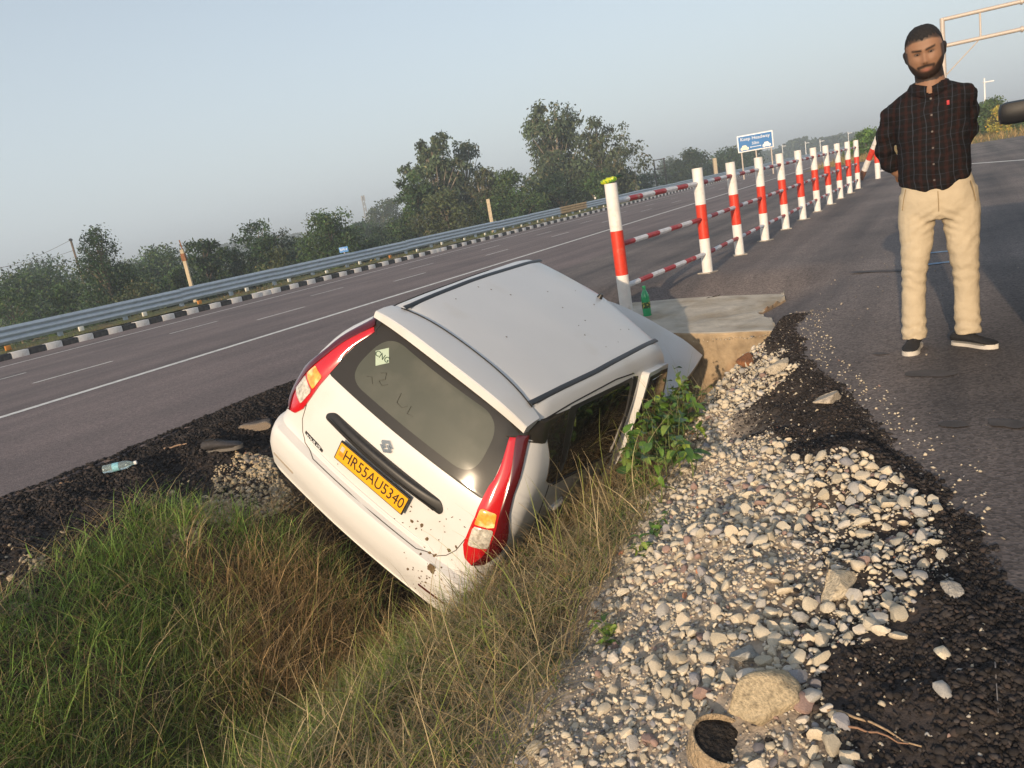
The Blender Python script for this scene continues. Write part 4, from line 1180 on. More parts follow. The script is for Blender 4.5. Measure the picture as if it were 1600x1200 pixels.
# ---- right side: quarter panel glass band, rear door glass, front door ajar; left side the same with the door shut
for sd in (1, -1):
    # black band from lamp top to the door glass
    patch("quarter_band", round_poly([(.13, 1.462), (.115, 1.43), (.32, 1.40), (.36, 1.45), (.60, 1.47), (.68, 1.494), (.17, 1.503)], .01, 2), 'y', M_frit, CAR, off=.004, rows=8, cols=10, side=sd)
    patch("quarter_glass", [(.335, 1.41), (.355, 1.33), (.33, 1.205), (.43, 1.165), (.62, 1.475), (.52, 1.485), (.36, 1.455)], 'y', M_frit, CAR, off=.0045, rows=16, cols=8, side=sd)
    dw = round_poly([(.50, 1.17), (1.455, 1.035), (1.40, 1.455), (.66, 1.475)], .03, 4)
    df = patch("rear_door_frame", round_poly([(.43, 1.155), (1.505, 1.01), (1.455, 1.475), (.58, 1.495)], .03, 4), 'y', M_blk, CAR, off=.005, rows=16, cols=16, side=sd)
    patch("rear_door_window", dw, 'y', M_sglass, df, off=.009, rows=16, cols=16, side=sd)
    seam("belt_moulding", [(.42, 1.16), (1.50, 1.012)], 'y', df, r=.008, mt=M_blk, side=sd, off=.006)
    seam("door_seam", [(.395, 1.17), (.385, 1.0), (.40, .80), (.47, .62), (.55, .50), (.58, .42)], 'y', CAR, r=.004, side=sd)
    seam("sill_seam", [(.58, .42), (1.5, .36)], 'y', CAR, r=.004, side=sd)
    patch("b_pillar", [(1.50, .40), (1.60, .40), (1.57, 1.0), (1.545, 1.47), (1.46, 1.475), (1.475, 1.0)], 'y', M_gap, CAR, off=.0015, rows=16, cols=4, side=sd)
    seam("drip_line", [(.30, 1.502), (.62, 1.506), (1.2, 1.505), (1.46, 1.492)], 'y', CAR, r=.0045, side=sd, off=.001)
    op = (lambda p: .006 + .045 * max(0, (2.62 - p[1]) / 1.05)) if sd > 0 else (lambda p: .001)
    dr = patch("front_door", round_poly([(1.60, .40), (2.62, .40), (2.66, .93), (2.52, 1.02), (2.16, 1.46), (1.60, 1.475), (1.58, 1.0)], .03, 3), 'y', M_body, CAR, off=.003, rows=22, cols=16, side=sd, offf=op, label="white front door standing slightly open" if sd > 0 else None)
    patch("door_glass_frame", round_poly([(1.625, 1.04), (2.45, .99), (2.13, 1.435), (1.63, 1.45)], .02, 3), 'y', M_blk, dr, off=.005, rows=14, cols=12, side=sd, offf=op)
    patch("front_door_window", round_poly([(1.67, 1.065), (2.38, 1.02), (2.10, 1.41), (1.67, 1.425)], .03, 3), 'y', M_sglass, dr, off=.009, rows=14, cols=12, side=sd, offf=op)
    patch("door_handle", round_poly([(1.66, .90), (1.84, .90), (1.84, .935), (1.66, .935)], .012, 3), 'y', M_body, dr, off=.006, rows=6, cols=8, side=sd, bulge=.03, offf=op)
    patch("handle", round_poly([(.56, .93), (.74, .925), (.74, .96), (.56, .965)], .012, 3), 'y', M_body, CAR, off=.004, rows=6, cols=8, side=sd, bulge=.03)
    # mirror on the front door
    if sd < 0: b = MB(); b.box((sd * .86, 2.44, 1.06), (.10, .06, .07), bev=.03); b.obj("wing_mirror", M_body, CAR)
    # wheel arches and wheels
    for yc in (.50, 2.60):
        patch("wheel_arch", [(yc + .31 * cos(a), .28 + .31 * sin(a)) for a in np.linspace(0, pi, 11)] + [(yc - .31, .19), (yc + .31, .19)], 'y', M_under, CAR, off=.0025, rows=10, cols=10, side=sd)
        wx = sd * .74
        R = np.array([[0, 0, sd], [0, 1, 0], [-sd, 0, 0.0]])
        b = MB(); b.lathe([(.16, -.075), (.245, -.07), (.275, -.05), (.28, 0), (.275, .05), (.245, .07), (.16, .075)], 22, (wx, yc, .275), R); wh = b.obj("wheel", M_tyre, CAR)
        b = MB(); b.lathe([(.175, .055), (.165, .072), (.12, .05), (.05, .062), (.02, .07)], 18, (wx, yc, .275), R); b.obj("rim", M_rim, wh)
# windscreen (hidden from behind, dark glass)
V = []; zz = [1.06, 1.15, 1.25, 1.35, 1.43]
for z in zz:
    for i in range(9):
        s = 4.12 + .88 * i / 8; p = cpt(s, z); V.append(p + np.array([0, .012, .006]))
    for i in range(1, 9):
        s = 5 - .88 * i / 8; p = cpt(s, z) * np.array([-1, 1, 1]); V.append(p + np.array([0, .012, .006]))
F = [(i * 17 + j, i * 17 + j + 1, (i + 1) * 17 + j + 1, (i + 1) * 17 + j) for i in range(4) for j in range(16)]
mobj("windscreen", npmesh("windscreen", V, Fq=F, mats=[M_sglass]), CAR)
# buckled bonnet standing up against the slab
def bonnet():
    n, m = 18, 12; V = []
    for i in range(n + 1):
        a = i / n; x = -.60 + 1.32 * a
        zf = np.interp(a, [0, .35, .7, .86, 1], [1.28, 1.37, 1.41, 1.43, 1.40]); yf = np.interp(a, [0, .4, .75, 1], [3.12, 3.22, 3.31, 3.32])
        for j in range(m + 1):
            t = j / m
            y = 2.73 + (yf - 2.73) * t
            z = 1.05 + (zf - 1.05) * t + .035 * sin(pi * t) + .012 * sin(a * 8 + t * 4) * t - .02 * sstep(.84, .9, a) * (1 - t)
            V.append((x + .03 * sin(pi * t) * (a > .8), y, z))
        V.append((x, yf + .012, zf - .045)); 
    k = m + 2
    F = [(i * k + j, (i + 1) * k + j, (i + 1) * k + j + 1, i * k + j + 1) for i in range(n) for j in range(k - 1)]
    base = n * k; nb = len(V)
    for j in range(k): p = V[base + j]; V.append((p[0] + .015, p[1] - .02, p[2] - .07))
    F += [(base + j, nb + j, nb + j + 1, base + j + 1) for j in range(k - 1)]
    me = npmesh("bonnet", V, Fq=F, mats=[M_body]); me.set_sharp_from_angle(angle=radians(50))
    o = mobj("bonnet", me, CAR); o["label"] = "buckled white bonnet pushed up at the front"
    md = o.modifiers.new("thick", 'SOLIDIFY'); md.thickness = .012; md.offset = -1
bonnet()
# dried mud flecks on tailgate and bumper corner
def mud():
    rng = np.random.default_rng(3); b = MB()
    spots = [(rng.normal(.56, .07), rng.normal(.50, .07), rng.uniform(.003, .009)) for _ in range(46)] + [(rng.uniform(.2, .62), rng.uniform(.65, .95), rng.uniform(.002, .008)) for _ in range(26)]
    spots += [(.30, .735, .014), (.36, .755, .016), (.42, .70, .013), (.43, .655, .018), (.47, .637, .016), (.50, .64, .02), (.53, .60, .024), (.545, .585, .018), (.555, .73, .012), (.58, .78, .011), (.1, .80, .007), (-.25, .70, .004), (.02, .66, .007)]
    for x, z, r in spots:
        if abs(x) > .76 or not (.3 < z < 1.05): continue
        p, nn = onbody(x, z, .001); X = np.cross(nn, [0, 0, 1.0]); X /= np.linalg.norm(X); Z = np.cross(X, nn)
        k = 7; an = rng.random() * 6; el = rng.uniform(.35, 1)
        V = [p + nn * .004]
        for i in range(k):
            th = 2 * pi * i / k; q = r * rng.uniform(.7, 1.2); a, c = q * cos(th), q * sin(th) * el
            V.append(p + X * (a * cos(an) - c * sin(an)) + Z * (a * sin(an) + c * cos(an)))
        b.add(V, [(0, 1 + i, 1 + (i + 1) % k) for i in range(k)])
    for i in range(16):
        x, y = rng.uniform(-.45, .45), rng.uniform(.4, 1.9); z = roof_z(x, y) + .002; r = rng.uniform(.003, .008)
        V = [(x, y, z + .002)] + [(x + r * rng.uniform(.6, 1.2) * cos(2 * pi * k / 6), y + r * rng.uniform(.6, 1.2) * sin(2 * pi * k / 6), z - .001) for k in range(6)]
        b.add(V, [(0, 1 + k, 1 + (k + 1) % 6) for k in range(6)])
    o = b.obj("mud_flecks", M_mud, CAR); o["kind"] = "stuff"
mud()
# ================================================================== GROUND HEIGHT
def gz(u, v):
    u = np.asarray(u, float); v = np.asarray(v, float)
    z = np.where((v > right_edge(u)), 0.0, np.where(v < left_edge(u), road_z(v), ditch_z(u, v)))
    return np.where(u > UW, apron_z(u, v), z)
_tt = .4 + .006 * np.arange(4000)
def hitg(px, py):
    r = ray(px, py); Q = CAM + r[None] * _tt[:, None]
    i = int(np.argmax(Q[:, 2] <= gz(Q @ D2, Q @ N2))); return Q[i].copy()
def huv(px, py): return touv(hitg(px, py))

# ================================================================== RED AND WHITE FENCE
def fence():
    FD = np.array([sin(radians(33.05)), cos(radians(33.05)), 0.0])
    p2 = onz(1106, 426)
    F = thing("pipe_fence", "long red and white pipe fence with three rails running from the concrete slab", "fence", (p2[0], p2[1], 0))
    base = np.array([p2[0], p2[1], 0])
    px = [(980, 485), (1106, 426), (1157, 398), (1196, 373), (1227, 355), (1254, 342), (1278, 328), (1296, 317), (1315, 308), (1328, 300), (1341, 295)]
    ks = [0] + [float((onz(*p) - base) @ FD) for p in px[2:]]
    sp = ks[-1] / 9.0
    pts = [onz(979, 484) - base] + [FD * (i * sp) for i in range(10)]
    H = 1.2
    def post_mesh(z0, bands):
        b = MB(); zb = [z0] + bands + [H]
        for i in range(len(zb) - 1):
            b.tube([(0, 0, zb[i]), (0, 0, zb[i + 1])], .061, 16, m=i % 2, cap=(i == len(zb) - 2))
        b.box((0, 0, .004), (.085, .085, .006), m=2) if z0 >= 0 else None
        me = b.mesh("post", [M_white, M_red, M_conc], True, 40); return me
    m1 = post_mesh(-.22, [.34, .76]); m2 = post_mesh(0, [.40, .79])
    for i, p in enumerate(pts):
        o = mobj("post", m1 if i == 0 else m2, F, p); o.rotation_euler = (.008 * sin(i * 2.1), .01 * cos(i * 1.3), i * .7)
    # rails: red and white bands, one tube per bay and level
    for li, z in enumerate((1.03, .625, .225)):
        for i in range(len(pts) - 1):
            A, Bp = pts[i] + np.array([0, 0, z]), pts[i + 1] + np.array([0, 0, z])
            L = np.linalg.norm(Bp - A); d = (Bp - A) / L; b = MB()
            A2, L2 = A + d * .05, L - .10
            n = max(4, int(round(L2 / .27)))
            for k in range(n):
                b.tube([A2 + d * L2 * k / n, A2 + d * L2 * (k + 1) / n], .026, 8, m=(k + li + i) % 2, cap=False)
            b.obj("rail", [M_railw, M_railr], F)
fence()
def second_fence():
    P = onz(1372, 279)
    t = thing("pipe_fence", "second short red and white fence with a leaning brace, partly behind the man", "fence", (P[0], P[1], 0))
    FD = np.array([sin(radians(62)), cos(radians(62)), 0.0])
    for i in range(4):
        b = MB(); zb = [0, .45, .8, 1.1]
        for k in range(3): b.tube([(FD * 1.5 * i) + np.array([0, 0, zb[k]]), (FD * 1.5 * i) + np.array([0, 0, zb[k + 1]])], .075, 12, m=k % 2)
        b.obj("post", [M_white, M_red], t)
    for z in (.95, .55, .2):
        b = MB()
        for k in range(14): b.tube([FD * .32 * k + np.array([0, 0, z]), FD * .32 * (k + 1) + np.array([0, 0, z])], .03, 8, m=k % 2, cap=False)
        b.obj("rail", [M_railw, M_railr], t)
    A = onz(1344, 282) - np.array([P[0], P[1], 0]); B = at(1372, 214, P[1] - .2) - np.array([P[0], P[1], 0])
    b = MB()
    for k, mm in enumerate((2, 0, 1, 0)): b.tube([A + (B - A) * k / 4, A + (B - A) * (k + 1) / 4], .085, 12, m=mm)
    b.obj("leaning_brace", [M_white, M_red, mat("rust_brown", (.16, .07, .04), .9)], t)
second_fence()

# ================================================================== STONES
def stone_mesh(seed, mt, sub=2, amp=.34, flat=.68):
    rng = np.random.default_rng(seed); bm = bmesh.new(); bmesh.ops.create_icosphere(bm, subdivisions=sub, radius=1)
    pl = unit(rng, 11); of = rng.uniform(.42, .88, 11)
    for v in bm.verts:
        c = np.array(v.co[:]); 
        for p, o_ in zip(pl, of):
            q = c @ p
            if q > o_: c = c - p * (q - o_) * .92
        c = c * (1 + rng.normal(0, .03)); v.co = Vector(c * np.array([1.22, .98, flat * 1.1]) * (1 + rng.normal(0, .01)))
    me = bpy.data.meshes.new("stone"); bm.to_mesh(me); bm.free(); me.materials.append(mt)
    me.polygons.foreach_set("use_smooth", np.ones(len(me.polygons), bool)); me.set_sharp_from_angle(angle=radians(30))
    return me
SC = [(.60, .51, .38), (.52, .46, .36), (.64, .56, .43), (.40, .38, .35), (.46, .40, .30), (.30, .29, .30), (.30, .205, .175), (.42, .19, .11), (.16, .15, .16), (.56, .51, .44)]
SP = np.array([.24, .18, .17, .10, .12, .045, .032, .006, .02, .10]); SP /= SP.sum()
M_st = [mat("stone_%s" % n, c, .85, var=.12, vscale=2.5, bump=.25, bscale=9) for n, c in zip("cream tan pale grey sand slate maroon brick dark chalk".split(), SC)]
STM = [[stone_mesh(100 + 10 * i + k, M_st[i]) for k in range(4)] for i in range(len(SC))]
def inpoly(u, v, P):
    P = np.array(P); ins = np.zeros(len(u), bool); n = len(P)
    for i in range(n):
        a, b = P[i], P[(i + 1) % n]
        c = ((a[1] > v) != (b[1] > v)) & (u < (b[0] - a[0]) * (v - a[1]) / (b[1] - a[1] + 1e-12) + a[0]); ins ^= c
    return ins
GPX = [(1128, 548), (1205, 545), (1235, 590), (1205, 615), (1130, 660), (1130, 700), (1225, 690), (1255, 720), (1330, 705), (1420, 745), (1455, 790), (1478, 845), (1440, 880), (1455, 960), (1395, 1000), (1310, 1015), (1262, 1080), (1275, 1150), (1330, 1230), (790, 1230), (840, 1120), (905, 1070), (935, 960), (975, 880), (1010, 800), (1052, 722), (1080, 660)]
GP = [huv(*p) for p in GPX]
ICO = None
def ico_np(sub):
    bm = bmesh.new(); bmesh.ops.create_icosphere(bm, subdivisions=sub, radius=1)
    V = np.array([v.co[:] for v in bm.verts]); bm.verts.index_update(); F = np.array([[v.index for v in f.verts] for f in bm.faces]); bm.free(); return V, F
I1V, I1F = ico_np(1)
OCV = np.array([[1, 0, 0], [0, 1, 0], [-1, 0, 0], [0, -1, 0], [0, 0, 1], [0, 0, -1.0]]); OCF = np.array([[0, 1, 4], [1, 2, 4], [2, 3, 4], [3, 0, 4], [1, 0, 5], [2, 1, 5], [3, 2, 5], [0, 3, 5]])
def lumps(name, P, r, col, mt, seed, flat=.75, fine=False):
    I1V, I1F = (OCV, OCF) if fine else (globals()['I1V'], globals()['I1F'])
    rng = np.random.default_rng(seed); n = len(P); k = len(I1V)
    jit = rng.uniform(.72, 1.2, (n, k, 1))
    an = rng.uniform(0, 2 * pi, n); ca, sa = np.cos(an), np.sin(an)
    B = I1V[None] * jit * (rng.uniform(.75, 1.3, (n, 1, 3)) * np.array([1, 1, flat]))
    X = B[..., 0] * ca[:, None] - B[..., 1] * sa[:, None]; Y = B[..., 0] * sa[:, None] + B[..., 1] * ca[:, None]
    tl = rng.normal(0, .35, (n, 1)); Z = B[..., 2] + X * tl
    V = np.stack([X, Y, Z], -1) * r[:, None, None] + P[:, None, :]
    F = (I1F[None] + (np.arange(n) * k)[:, None, None]).reshape(-1, 3)
    return npmesh(name, V.reshape(-1, 3), Ft=F, mats=[mt], smooth=True, col=np.repeat(col, k, 0))
M_peb = mat("pebbles", (.5, .43, .33), .9, attr=True, var=.1, vscale=60)
def pts3(u, v, dz):
    P = u[:, None] * D2 + v[:, None] * N2; P[:, 2] = gz(u, v) + dz; return P
ua_, va_ = np.array(GP)[:, 0], np.array(GP)[:, 1]
KEEPOUT = [(*huv(1122, 1165), .10), (*huv(1182, 1100), .10), (*huv(1314, 915), .07), (*huv(1165, 1025), .055)]
def gravel():
    rng = np.random.default_rng(77)
    bc = uv(2.3, -.7, float(gz(2.3, -.7)))
    G = thing("gravel_heap", "spilled heap of pale rounded gravel between the ditch grass and the service road", "gravel heap", bc)
    bu = np.array(bc)
    # sizeable stones: picked as single parts
    n = 42000
    u = rng.uniform(ua_.min(), ua_.max(), n); v = rng.uniform(va_.min(), va_.max(), n)
    jx = (fbm(u * 6, v * 6, 3) - .5) * .25
    k = inpoly(u, v + jx, GP); u, v = u[k], v[k]
    dist = np.sqrt((u - 0) ** 2 + (v) ** 2 + 1.3)
    clump = fbm(u * 1.8, v * 1.8, 91)
    r = np.exp(rng.normal(np.log(.0080), .52, len(u))) * (.8 + .5 * clump); r = np.clip(r, .004, .026)
    keepb = rng.random(len(u)) < (.5 + .9 * sstep(.35, .6, clump)); u, v, r, dist = u[keepb], v[keepb], r[keepb], dist[keepb]
    for cx_, cy_, cr_ in KEEPOUT:
        k = (u - cx_) ** 2 + (v - cy_) ** 2 > cr_ ** 2; u, v, r, dist = u[k], v[k], r[k], dist[k]
    # reject overlaps, large first
    o = np.argsort(-r); acc = []; cell = {}
    for i in o:
        c = (int(u[i] / .06), int(v[i] / .06)); ok = True
        for a in (-1, 0, 1):
            for b in (-1, 0, 1):
                for j in cell.get((c[0] + a, c[1] + b), ()):
                    if (u[i] - u[j]) ** 2 + (v[i] - v[j]) ** 2 < (.74 * (r[i] + r[j])) ** 2: ok = False; break
                if not ok: break
            if not ok: break
        if ok: acc.append(i); cell.setdefault(c, []).append(i)
    acc = np.array(acc); u, v, r, dist = u[acc], v[acc], r[acc], dist[acc]
    kind = rng.choice(len(SC), len(u), p=SP)
    P = pts3(u, v, r * .35)
    big = np.argsort(-(r / dist))[:290]; isb = np.zeros(len(u), bool); isb[big] = True
    for i in big:
        s = mobj("stone", STM[kind[i]][rng.integers(4)], G, P[i] - bu)
        s.scale = (r[i],) * 3; s.rotation_euler = (rng.normal(0, .5), rng.normal(0, .5), rng.uniform(0, 6.28))
    # the other stones, same stone shapes joined
    small = np.where(~isb)[0]
    Vs, Fs, Cs = [], [], []; nv = 0
    base = [[np.array([q.co[:] for q in m.vertices]) for m in row] for row in STM]
    fb = [[np.array([p.vertices[:] for p in m.polygons]) for m in row] for row in STM]
    for i in small:
        kk, jj = kind[i], rng.integers(4); R = np.array(Euler((rng.normal(0, .5), rng.normal(0, .5), rng.uniform(0, 6.28))).to_matrix())
        V = base[kk][jj] @ R.T * r[i] + P[i] - bu
        Vs.append(V); Fs.append(fb[kk][jj] + nv); nv += len(V)
        Cs.append(np.tile(np.array(SC[kk]) * rng.uniform(.85, 1.1), (len(V), 1)))
    o = mobj("smaller_stones", npmesh("smaller_stones", np.concatenate(Vs), Ft=np.concatenate(Fs), mats=[M_peb], col=np.concatenate(Cs)), G); o["kind"] = "stuff"
    # grit between them
    n = 52000
    u = rng.uniform(ua_.min() - .1, ua_.max() + .1, n); v = rng.uniform(va_.min() - .25, va_.max() + .12, n)
    k = inpoly(u, v + (fbm(u * 6, v * 6, 3) - .5) * .35, GP) | inpoly(u, v + .12, GP) & (rng.random(n) < .6) | (rng.random(n) < .10); u, v = u[k], v[k]
    k = (v < right_edge(u) + .25); u, v = u[k], v[k]
    r = np.clip(np.exp(rng.normal(np.log(.0042), .4, len(u))), .002, .009); kd = rng.choice(len(SC), len(u), p=SP)
    col = np.array(SC)[kd] * rng.uniform(.7, 1.05, (len(u), 1))
    o = mobj("grit", lumps("grit", pts3(u, v, r * .3) - bu, r * 1.15, col, M_peb, 4, fine=True), G); o["kind"] = "stuff"
gravel()
# pale crumbs on the left bank beside the car
def left_crumbs():
    rng = np.random.default_rng(78)
    LP = [huv(*p) for p in [(330, 730), (380, 712), (425, 716), (440, 745), (462, 790), (430, 800), (300, 845), (285, 825), (325, 790)]]
    LQ = [huv(*p) for p in [(-30, 900), (60, 850), (150, 815), (250, 800), (300, 840), (240, 870), (120, 890), (40, 950), (-30, 970)]]
    a = np.array(LP + LQ); n = 60000
    u = rng.uniform(a[:, 0].min(), a[:, 0].max(), n); v = rng.uniform(a[:, 1].min(), a[:, 1].max(), n)
    jv = (fbm(u * 7, v * 7, 8) - .5) * .3
    i1 = inpoly(u, v + jv, LP); i2 = inpoly(u, v + jv, LQ) & (fbm(u * 4, v * 4, 18) > .5)
    k = (i1 & (rng.random(n) < .12 + .5 * sstep(.45, .6, fbm(u * 6, v * 6, 28)))) | (i2 & (rng.random(n) < .4)) | (rng.random(n) < .004); u, v = u[k], v[k]; i1 = i1[k]
    r = np.exp(rng.normal(np.log(.0058), .5, len(u))); r = np.clip(r, .002, .022)
    kd = rng.choice(len(SC), len(u), p=SP); col = np.array(SC)[kd] * rng.uniform(.6, 1.0, (len(u), 1)) * np.where(i1[:, None], np.array([1.02, .94, .80]), np.array([.8, .74, .66]))
    o = mobj("loose_crumbs", lumps("loose_crumbs", pts3(u, v, r * .35), r, col, M_peb, 6)); tag(o, "pale crumbs and pebbles on the left bank", kind="stuff")
left_crumbs()
# black crumbled tar on both banks
M_tarl = mat("tar_lumps", (.04, .033, .03), .95, attr=True, spec=.15)
def tar_crumbs():
    rng = np.random.default_rng(79)
    n = 76000
    u = rng.uniform(.6, 6.1, n); e = right_edge(u); v = e + .04 - np.abs(rng.normal(0, .26, n)) + .05 * rng.random(n)
    k = (rng.random(n) < np.clip(2.2 / (u + .4), 0, 1)); u, v = u[k], v[k]
    ing = inpoly(u, v, GP); k = ~ing | (rng.random(len(u)) < .12); u, v = u[k], v[k]
    r = np.exp(rng.normal(np.log(.0046), .50, len(u))); r = np.clip(r, .002, .0125)
    n2 = 52000
    u2 = rng.uniform(.8, 6.1, n2); v2 = left_edge(u2) - .06 + np.abs(rng.normal(0, .42, n2))
    k = v2 < -4.0 + (fbm(u2 * 2, v2 * 2, 8) - .5) * .5; u2, v2 = u2[k], v2[k]
    r2 = np.clip(np.exp(rng.normal(np.log(.0060), .5, len(u2))), .002, .019)
    u = np.concatenate([u, u2]); v = np.concatenate([v, v2]); r = np.concatenate([r, r2])
    col = np.array([.032, .028, .027])[None] * np.exp(rng.normal(0, .35, (len(u), 1)))
    br = rng.random(len(u)) < .12; col[br] = np.array([.060, .047, .042])
    big = r > .0075; P = pts3(u, v, r * .25)
    m1 = lumps("t1", P[big], r[big] * .95, col[big], M_tarl, 5, .6); m2 = lumps("t2", P[~big], r[~big], col[~big], M_tarl, 6, .9, fine=True)
    bm = bmesh.new(); bm.from_mesh(m1); bm.from_mesh(m2); me = bpy.data.meshes.new("tar_crumbs"); bm.to_mesh(me); bm.free(); me.materials.append(M_tarl)
    o = mobj("tar_crumbs", me); tag(o, "black crumbled tar along both road edges", kind="stuff")
    # pale specks of grit thrown on the asphalt
    n = 220
    u = rng.uniform(1.0, 9, n); v = right_edge(u) + np.abs(rng.normal(0, .7, n)); r = np.clip(np.exp(rng.normal(np.log(.003), .5, n)), .0012, .010)
    P = pts3(u, v, r * .4); col = np.array([.42, .36, .29])[None] * rng.uniform(.4, 1.0, (n, 1))
    o = mobj("road_grit", lumps("road_grit", P, r, col, M_peb, 9)); tag(o, "scattered grit on the service road", kind="stuff")
tar_crumbs()
# single stones lying apart on the black crumbs, and the lumps of concrete
def lone(px, py, r, kidx, label, name="stone", cat="stone", group="single stones on the black crumbs"):
    P = hitg(px, py)
    o = mobj(name, STM[kidx][px % 4].copy(), None, (P[0], P[1], P[2] + r * .35)); o.scale = (r,) * 3; o.rotation_euler = (.3, .2, px * .7)
    tag(o, label, cat, group); return o
lone(1474, 1026, .024, 2, "pale pointed stone alone on the black crumbs, upper of the two at right")
lone(1474, 1084, .025, 3, "grey and white stone on the black crumbs, lower of the two at right")
lone(1376, 990, .026, 2, "cream stone, middle of three in a row at the gravel's right rim")
lone(1346, 989, .022, 9, "chalky stone, left of three in a row at the gravel's right rim")
lone(1403, 998, .022, 0, "flat cream stone, right of three in a row at the gravel's right rim")
lone(1318, 1135, .024, 5, "slate grey stone beside the dry stalks at bottom right")
lone(1258, 1105, .032, 6, "reddish triangular stone just right of the big concrete lump")
lone(1335, 937, .026, 9, "whitish stone just right of the crumbly concrete lump")
def lump(name, px, py, sz, label, col, seed, flat=.7, bump=.5, cat="concrete lump", yaw=0.0):
    P = hitg(px, py); rng = np.random.default_rng(seed)
    bm = bmesh.new(); bmesh.ops.create_icosphere(bm, subdivisions=4, radius=1)
    pl = unit(rng, 10); of = rng.uniform(.32, .74, 10)
    for v in bm.verts:
        c = np.array(v.co[:])
        for p, o_ in zip(pl, of):
            q = c @ p
            if q > o_: c = c - p * (q - o_)
        d = (fbm(c[0] * 3 + 9, c[1] * 3 + c[2] * 2.3, seed) - .5) * .16 + (fbm(c[0] * 12 + 9, c[1] * 12 + c[2] * 9, seed + 2) - .5) * .11
        v.co = Vector(c * (1 + d)) 
    bmesh.ops.scale(bm, vec=(sz[0], sz[1], sz[2]), verts=bm.verts)
    me = bpy.data.meshes.new(name); bm.to_mesh(me); bm.free()
    me.materials.append(mat(name, col, .95, var=.25, vscale=60, bump=bump, bscale=160, c2=tuple(c * .62 for c in col), c2lo=.48, c2hi=.72))
    me.polygons.foreach_set("use_smooth", np.ones(len(me.polygons), bool))
    o = mobj(name, me, None, (P[0], P[1], P[2] + sz[2] * .3)); o.rotation_euler = (.1, -.12, yaw)
    tag(o, label, cat); return o
lump("concrete_lump", 1182, 1105, (.115, .092, .068), "big sandy broken concrete lump near the bottom of the gravel heap", (.46, .37, .24), 5, yaw=.4)
lump("concrete_lump", 1314, 920, (.088, .068, .056), "crumbly pale concrete lump at the right rim of the gravel", (.52, .44, .32), 8, yaw=.9)
lump("concrete_lump", 1165, 1028, (.070, .05, .034), "grey cement lump above the big sandy one", (.37, .36, .33), 12, yaw=.2)
lump("concrete_lump", 1487, 925, (.028, .034, .026), "small grey lump on the black crumbs at the far right of the gravel", (.36, .34, .31), 14)
lump("brick_lump", 1166, 566, (.075, .09, .05), "orange brown broken brick lump at the foot of the culvert slab", (.27, .115, .05), 16, cat="brick lump")
lump("concrete_lump", 1222, 575, (.10, .08, .05), "pale lump of rubble at the top end of the gravel by the slab", (.50, .43, .33), 18)
lump("concrete_lump", 1296, 627, (.10, .09, .04), "pale rubble lump at the asphalt edge above the gravel", (.52, .44, .34), 20)
def ring_piece():
    P = hitg(1122, 1172)
    t = thing("drum_fragment", "broken round clay rim packed with black soil, half buried at the bottom of the gravel", "broken rim", (P[0], P[1], P[2] - .01))
    t.rotation_euler = (radians(16), radians(10), .3)
    b = MB(); b.lathe([(.050, -.075), (.066, -.05), (.074, -.015), (.076, .03), (.075, .050), (.071, .053), (.067, .050), (.066, .02)], 36); o = b.obj("rim", mat("sandy_rim", (.40, .30, .19), .95, var=.3, vscale=30, bump=.8, bscale=110), t)
    V = [(0, 0, .046)]; n = 30
    for k in (1, 2, 3, 4, 5):
        for j in range(n): r = .067 * k / 5; V.append((r * cos(2 * pi * j / n), r * sin(2 * pi * j / n), .036 + .016 * float(fbm(cos(2 * pi * j / n) * k + 5, sin(2 * pi * j / n) * k + 5, 3)) - .004 * (k == 5)))
    F = [(0, 1 + j, 1 + (j + 1) % n) for j in range(n)] + [(1 + k * n + j, 1 + (k + 1) * n + j, 1 + (k + 1) * n + (j + 1) % n, 1 + k * n + (j + 1) % n) for k in range(4) for j in range(n)]
    b = MB(); b.add(V, F); b.obj("soil_fill", mat("rim_soil", (.030, .024, .020), .95, var=.5, vscale=40, bump=1.0, bscale=90), t)
ring_piece()
def stick(px0, px1, r, label, col, lift=.006, n=6, name="dry_stalk", cat="stalk", group=None):
    a, b_ = hitg(*px0), hitg(*px1); pts = []
    for i in range(n + 1):
        p = a + (b_ - a) * i / n; u, v = touv(p); p[2] = float(gz(u, v)) + lift + .004 * sin(i * 2.2); pts.append(p - a)
    b = MB(); b.tube(pts, [r * (1 - .5 * i / n) for i in range(n + 1)], 6)
    o = b.obj(name, mat(name, col, .9, var=.3, vscale=30), None, tuple(a)); tag(o, label, cat, group); return o
stick((1292, 1115), (1440, 1172), .0035, "long pale dry stalk lying on the black crumbs at bottom right", (.40, .28, .17))
stick((1325, 1140), (1420, 1168), .0028, "shorter brown stalk beside the long pale stalk", (.28, .16, .10))
stick((1555, 1040), (1560, 1122), .0016, "thin grey wire upright in view on the black crumbs at the right edge", (.22, .2, .19), name="wire_piece", cat="wire")
stick((256, 703), (292, 695), .008, "pale broken stick on the black shoulder left of the shoes", (.40, .26, .17), name="broken_stick", cat="stick")
stick((92, 758), (114, 754), .007, "small pale stick on the black shoulder at the far left", (.42, .26, .16), name="broken_stick", cat="stick")
stick((1104, 468), (1125, 462), .010, "dark twig on the concrete slab", (.04, .035, .03), name="twig", cat="twig")
stick((1136, 513), (1150, 511), .007, "dark scrap at the front rim of the concrete slab", (.03, .03, .03), name="scrap", cat="scrap")

